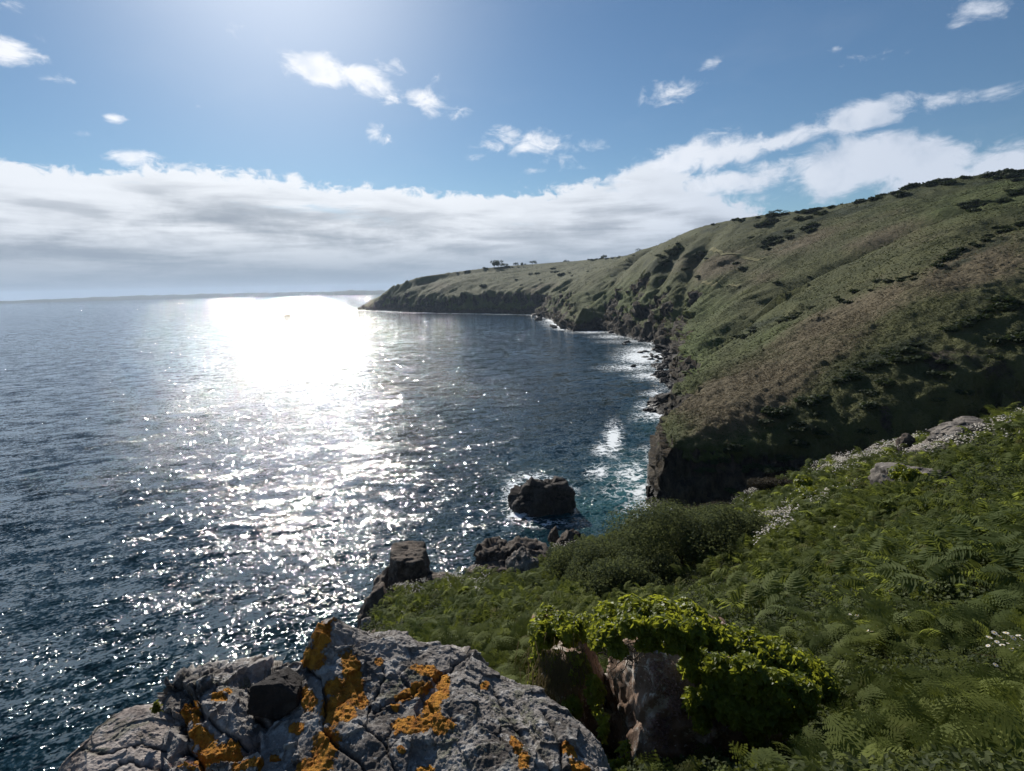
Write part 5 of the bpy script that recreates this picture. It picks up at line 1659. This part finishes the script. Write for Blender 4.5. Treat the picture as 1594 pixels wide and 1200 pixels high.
for (a, b, w_px, lab) in [(1146, 411, 13, 'upper of two lone dark bushes near the middle of the hillside'), (1157, 419, 16, 'lower of two lone dark bushes near the middle of the hillside'), (1209, 441, 12, 'lone small dark bush below the two on the hillside'), (1259, 432, 9, 'tiny lone bush right of the others on the open hillside'),
                          (1088, 432, 14, 'dark bush at the head of the gully above the cliffs'), (752, 446, 14, 'round dark bush on the far headland slope')]:
    hill_bush(a, b, w_px, .6, lab, None)
lines = [('dark bush on the shaded gully wall', 'bushes on the shaded gully wall', [(1130, 745), (1250, 680), (1400, 610), (1594, 540)], 34, 26, 22), ('dark gorse bush in the scrub belt under the crest of the hill', 'scrub belt under the hill crest', [(1185, 385), (1235, 365), (1265, 352)], 16, 16, 5), ('dark gorse bush in the scrub belt under the crest of the hill', 'scrub belt under the hill crest', [(1165, 365), (1200, 345), (1240, 343), (1290, 330)], 18, 15, 5),
         ('dark scrub bush on the gully shoulder of the middle hill', 'scrub on the gully shoulder', [(1020, 425), (1040, 400), (1060, 385)], 22, 15, 7), ('dark scrub bush on the gully shoulder of the middle hill', 'scrub on the gully shoulder', [(1060, 418), (1085, 402), (1100, 398)], 12, 13, 5),
         ('low dark bush along the upper right crest of the hill', 'bushes along the right hill crest', [(1330, 318), (1420, 294), (1480, 283), (1560, 274), (1594, 272)], 30, 18, 3), ('low dark bush along the upper right crest of the hill', 'bushes along the right hill crest', [(1490, 330), (1560, 310), (1594, 300)], 14, 16, 5),
         ('dark bush on the crease line across the right hillside', 'bushes on the hillside crease', [(1250, 482), (1350, 455), (1450, 415), (1540, 370), (1594, 345)], 36, 14, 4), ('dark bush on the crease line across the right hillside', 'bushes on the hillside crease', [(1140, 528), (1180, 512), (1240, 490)], 18, 14, 3),
         ('dark bush on the lip of the shaded gully wall', 'bushes on the gully lip', [(1080, 745), (1130, 712), (1200, 655), (1270, 612), (1340, 580), (1420, 545), (1500, 508), (1594, 470)], 46, 24, 5),
         ('hedge bush on the far headland skyline', 'bushes along the headland skyline', [(660, 430), (760, 419), (850, 411), (930, 404), (985, 397)], 26, 7, 1), ('bush on the far headland slope', 'bushes on the headland slope', [(800, 440), (870, 428), (960, 425)], 14, 8, 6), ('bush on the right hill skyline', 'bushes on the hill skyline', [(1100, 352), (1185, 337), (1230, 333), (1300, 322)], 22, 11, 1)]
for lab, grp, pth, n, w_px, sd in lines:
    pth = np.array(pth, float)
    for k in range(n):
        t = fr.uniform(0, len(pth) - 1); i = min(int(t), len(pth) - 2); f = t - i
        c = pth[i] * (1 - f) + pth[i + 1] * f
        hill_bush(c[0] + fr.normal(0, 3), c[1] + fr.normal(0, sd), w_px * fr.uniform(.6, 1.25), fr.uniform(.4, .7), lab, grp)

# --- bracken and grass tussocks over the hill (nobody could count them)
parts = []
for (n, r0, r1, s0, s1) in [(150000, 84, 170, .30, .75), (170000, 170, 420, .6, 1.5), (60000, 420, 1300, 1.2, 3.2)]:
    a = np.radians(fr.uniform(2, 48, n)) if r1 < 420 else np.radians(fr.uniform(-14, 48, n))
    r = np.sqrt(r0 ** 2 + (r1 ** 2 - r0 ** 2) * fr.uniform(0, 1, n))
    x, y = np.sin(a) * r, np.cos(a) * r
    # height by bilinear lookup in the hill grid
    ga = (np.degrees(a) + 16) / 76 * 839; gr_ = np.log(r / 72.0) / np.log(1750 / 72.0) * 819
    i0 = np.clip(ga.astype(int), 0, 838); j0 = np.clip(gr_.astype(int), 0, 818); fa = ga - i0; fb_ = gr_ - j0
    HG = HILL_Z

    def look(G):
        return (G[i0, j0] * (1 - fa) + G[i0 + 1, j0] * fa) * (1 - fb_) + (G[i0, j0 + 1] * (1 - fa) + G[i0 + 1, j0 + 1] * fa) * fb_
    z = look(HG); rk_ = look(HILL_ROCK); br_ = look(HILL_BROWN)
    dn = np.clip(0.75 + 0.9 * fbm(x / 9, y / 9, oct=3, seed=44), 0.1, 1)
    k = (z > 4) & (rk_ < 0.4) & (fr.uniform(0, 1, n) < dn)
    P = np.stack([x, y, z], 1)[k]; m_ = len(P); brk = br_[k]
    nr_ = np.stack([fr.normal(-.2, .5, m_), fr.normal(-.2, .5, m_), np.ones(m_) * .9], 1)
    Rm = rot_from_dir(nr_, fr.uniform(0, 6.28, m_), fr)
    sz = fr.uniform(s0, s1, m_) * .55
    V, F, t = instance(*LEAF, P + np.stack([0 * sz, 0 * sz, sz * fr.uniform(.1, .35, m_)], 1), Rm, np.stack([sz * .8, sz, sz * .6], 1), np.clip(brk + fr.normal(0, .18, m_), 0, 1))
    parts.append((V, F, t))
m, nt, out = material('tussock_blades')
tt = nt.attr('tint')
tv = nt.noise(nt.pos(), 0.35, 5.0)
c0 = nt.mix(nt.ss(.3, .7, tv), (0.036, 0.046, 0.013), (0.078, 0.086, 0.026))
c1 = nt.mix(nt.ss(.3, .7, tv), (0.080, 0.062, 0.034), (0.155, 0.122, 0.070))
cc_ = nt.mix(nt.ss(.35, .75, tt), c0, c1)
pb_ = principled(nt, None, cc_, 0.85, spec=0.15)
trn = nt.new('ShaderNodeBsdfTranslucent'); nt.put(trn.inputs[0], cc_)
mxs = nt.new('ShaderNodeMixShader'); nt.put(mxs.inputs[0], 0.3)
nt.l.new(pb_.outputs[0], mxs.inputs[1]); nt.l.new(trn.outputs[0], mxs.inputs[2]); nt.l.new(mxs.outputs[0], out.inputs[0])
V, F, t = merge(parts)
tag(mesh_obj('tussock_grass', V, F, m, attrs={'tint': t}, smooth=False), 'bracken and grass tussocks over the hillside', 'grass', kind='stuff')

# --- trees on the skyline
def tree(px, py, dist_y, h_px, w_px, label, seed, group='trees on the headland skyline'):
    base = at_y(px, py, dist_y)
    base = np.array([base[0], base[1], base[2]])
    k = dist_y / FPX
    H_, W_ = h_px * k * 1.3, w_px * k * .6
    rg = np.random.default_rng(seed)
    root = empty('tree', base, label, 'tree', group)
    ps = [tube([[0, 0, -3.0], [rg.normal(0, .05) * W_, 0, .25 * H_], [rg.normal(0, .12) * W_, 0, .6 * H_]], .035 * H_, .02 * H_)]
    for q in range(4):
        a = rg.uniform(0, 6.28)
        ps.append(tube([[0, 0, .3 * H_], [math.cos(a) * W_ * .3, math.sin(a) * W_ * .3, .5 * H_], [math.cos(a) * W_ * .6, math.sin(a) * W_ * .6, .7 * H_]], .018 * H_, .008 * H_))
    V, F = merge_q(ps); mesh_obj('trunk', V, F, M_STEM, root)
    nl_ = 10
    L = np.stack([rg.uniform(-.75, .75, nl_) * W_, rg.uniform(-.6, .6, nl_) * W_, rg.uniform(.4, .85, nl_) * H_], 1)
    n = 900; ci = rg.integers(0, nl_, n); d = rg.normal(size=(n, 3)); d /= np.linalg.norm(d, axis=1, keepdims=True)
    P = L[ci] + d * (rg.uniform(.4, 1, n) ** .5)[:, None] * np.array([W_ * .34, W_ * .34, H_ * .17]) * rg.uniform(.7, 1.15, nl_)[ci][:, None]
    Rm = rot_from_dir(d + rg.normal(0, .5, (n, 3)), rg.uniform(0, 6.28, n), rg)
    V, F, t = instance(*QUADLEAF, P, Rm, rg.uniform(.06, .12, n) * H_, np.clip(rg.normal(.35, .2, n), 0, 1))
    mesh_obj('crown', V, F, M_GORSE, root, smooth=False, attrs={'tint': t})


for i, (a, b, yy, h, w_, lab) in enumerate([(769, 418, 1040, 11, 15, 'tallest tree of the clump on the far headland skyline'), (776, 418, 1045, 10, 14, 'second tree close beside the tallest of the headland clump'), (788, 417, 1050, 6, 12, 'low tree at the right edge of the headland clump'), (803, 415, 1055, 5, 8, 'small lone tree right of the headland clump'),
                                            (815, 415, 1050, 5, 8, 'left one of the two small round trees on the headland skyline'), (829, 413, 1055, 6, 12, 'right, wider one of the two small round trees on the headland skyline'), (882, 410, 1075, 5, 9, 'low tree midway along the headland skyline'), (939, 404, 950, 6, 10, 'small dark tree where the headland skyline starts to rise'),
                                            (1000, 397, 840, 8, 20, 'broad dark tree in the dip before the middle hill'), (1200, 336, 398, 6, 14, 'low windswept tree on the skyline of the middle hill'), (1216, 334, 395, 6, 16, 'wide low windswept tree right beside the other on the middle hill')]):
    tree(a, b, yy, h, w_, lab, 800 + i, 'trees on the skyline')
# marker post on the right skyline
pp = at_y(1311, 322, 372)
V, F = tube([[0, 0, -1.0], [0, 0, 1.0], [0, 0, 2.4]], .12, .10, 6)
V2, F2 = tube([[-.45, 0, 2.3], [.45, 0, 2.45]], .09, .09, 6)
V, F = merge_q([(V, F), (V2, F2)])
po = mesh_obj('marker_post', V, F, M_STEM); po.location = pp.tolist()
tag(po, 'thin wooden marker post on the right hill skyline', 'post')

# --- trodden path, a strip laid on the hill
m, nt, out = material('path_earth')
principled(nt, out, nt.mix(nt.noise(nt.pos(), .6, 5.0), (0.10, 0.10, 0.045), (0.19, 0.17, 0.085)), 0.95, spec=0.1)
M_PATH = m


def hill_height(x, y):
    a = np.degrees(np.arctan2(x, y)); r = np.hypot(x, y)
    ga = (a + 16) / 76 * 839; g_ = np.log(r / 72.0) / np.log(1750 / 72.0) * 819
    i0 = np.clip(ga.astype(int), 0, 838); j0 = np.clip(g_.astype(int), 0, 818); fa = ga - i0; f_ = g_ - j0
    G = HILL_Z
    return (G[i0, j0] * (1 - fa) + G[i0 + 1, j0] * fa) * (1 - f_) + (G[i0, j0 + 1] * (1 - fa) + G[i0 + 1, j0 + 1] * fa) * f_


for pth, wd in [([(1098, 394), (1125, 397), (1155, 400), (1190, 403)], 1.1), ([(1092, 441), (1115, 444), (1150, 447)], .9)]:
    pts_ = [hit_hill(*q) for q in pth]
    pts_ = [q for q in pts_ if q is not None]
    if len(pts_) < 2: continue
    C_ = resample(np.array(pts_), 1.2)
    tg = np.gradient(C_[:, :2], axis=0); tg /= np.linalg.norm(tg, axis=1, keepdims=True)
    sd_ = np.stack([-tg[:, 1], tg[:, 0]], 1)
    rows = []
    for q in (-1, -.4, .4, 1):
        xy = C_[:, :2] + sd_ * (wd * q * (1 + .3 * vnoise(np.arange(len(C_)) / 3.0, np.full(len(C_), q * 3)))[:, None])
        rows.append(np.c_[xy, hill_height(xy[:, 0], xy[:, 1]) + .55])
    Gp = np.array(rows)
    tag(mesh_obj('path', Gp.reshape(-1, 3), grid_faces(4, len(C_)), M_PATH), 'pale trodden footpath slanting across the hillside', 'path', kind='structure')

# --- far land along the horizon
fx = np.linspace(-60, 720, 300)
V, R0 = [], []
m, nt, out = material('far_land_cover')
principled(nt, out, nt.mix(nt.noise(nt.pos(), .004, 6.0), (0.02, 0.028, 0.018), (0.04, 0.05, 0.03)), 0.95, spec=0.1)
G = []
prof_x = [-60, 0, 60, 140, 200, 300, 400, 480, 520, 535, 545, 555, 575, 600, 650, 720]
prof_h = [3.0, 3.0, 4.0, 5.2, 6.5, 6.5, 6.0, 5.2, 5.6, 6.5, 8.5, 7.5, 6.8, 6.0, 5, 4]
dist_x = [-60, 0, 300, 500, 520, 720]; dist_v = [6000, 6200, 7600, 8600, 6900, 6900]
for a in fx:
    dd = np.interp(a, dist_x, dist_v)
    hh = (np.interp(a, prof_x, prof_h) + 1.0 * fbm(np.array([a / 22.0]), np.array([0.3]), oct=5, seed=6)[0]) / FPX * dd * 1.05
    d = ray(a, 460); d = np.array([d[0], d[1]]) / d[1]
    row = []
    for (back, zf) in [(-60, -2), (0, .12), (160, .55), (420, .9), (800, 1.0), (1500, .85), (2200, .2)]:
        row.append((d[0] * (dd + back), dd + back, max(-2, hh * zf * (1 + .12 * vnoise(np.array([a / 9.0]), np.array([back / 300.0]), seed=8)[0]))))
    G.append(row)
G = np.array(G)
tag(mesh_obj('far_shore', G.reshape(-1, 3), grid_faces(*G.shape[:2])[:, ::-1], m), 'low distant shore along the left horizon', 'far shore', kind='structure')

# --- sea air
bm = bmesh.new()
bmesh.ops.create_cube(bm, size=1.0)
me = D.meshes.new('haze'); bm.to_mesh(me); bm.free()
hz = D.objects.new('haze', me); COL.objects.link(hz)
hz.scale = (23400, 23400, 190); hz.location = (0, 0, 190 / 2 - 5)
m, nt, out = material('sea_air')
pv = nt.new('ShaderNodeVolumePrincipled')
pv.inputs['Color'].default_value = (0.62, 0.78, 1.0, 1)
pv.inputs['Density'].default_value = 0.000045
pv.inputs['Anisotropy'].default_value = 0.25
nt.l.new(pv.outputs[0], out.inputs['Volume'])
me.materials.append(m)
tag(hz, 'thin bluish sea air', 'haze', kind='stuff')
print('bushes', nb)
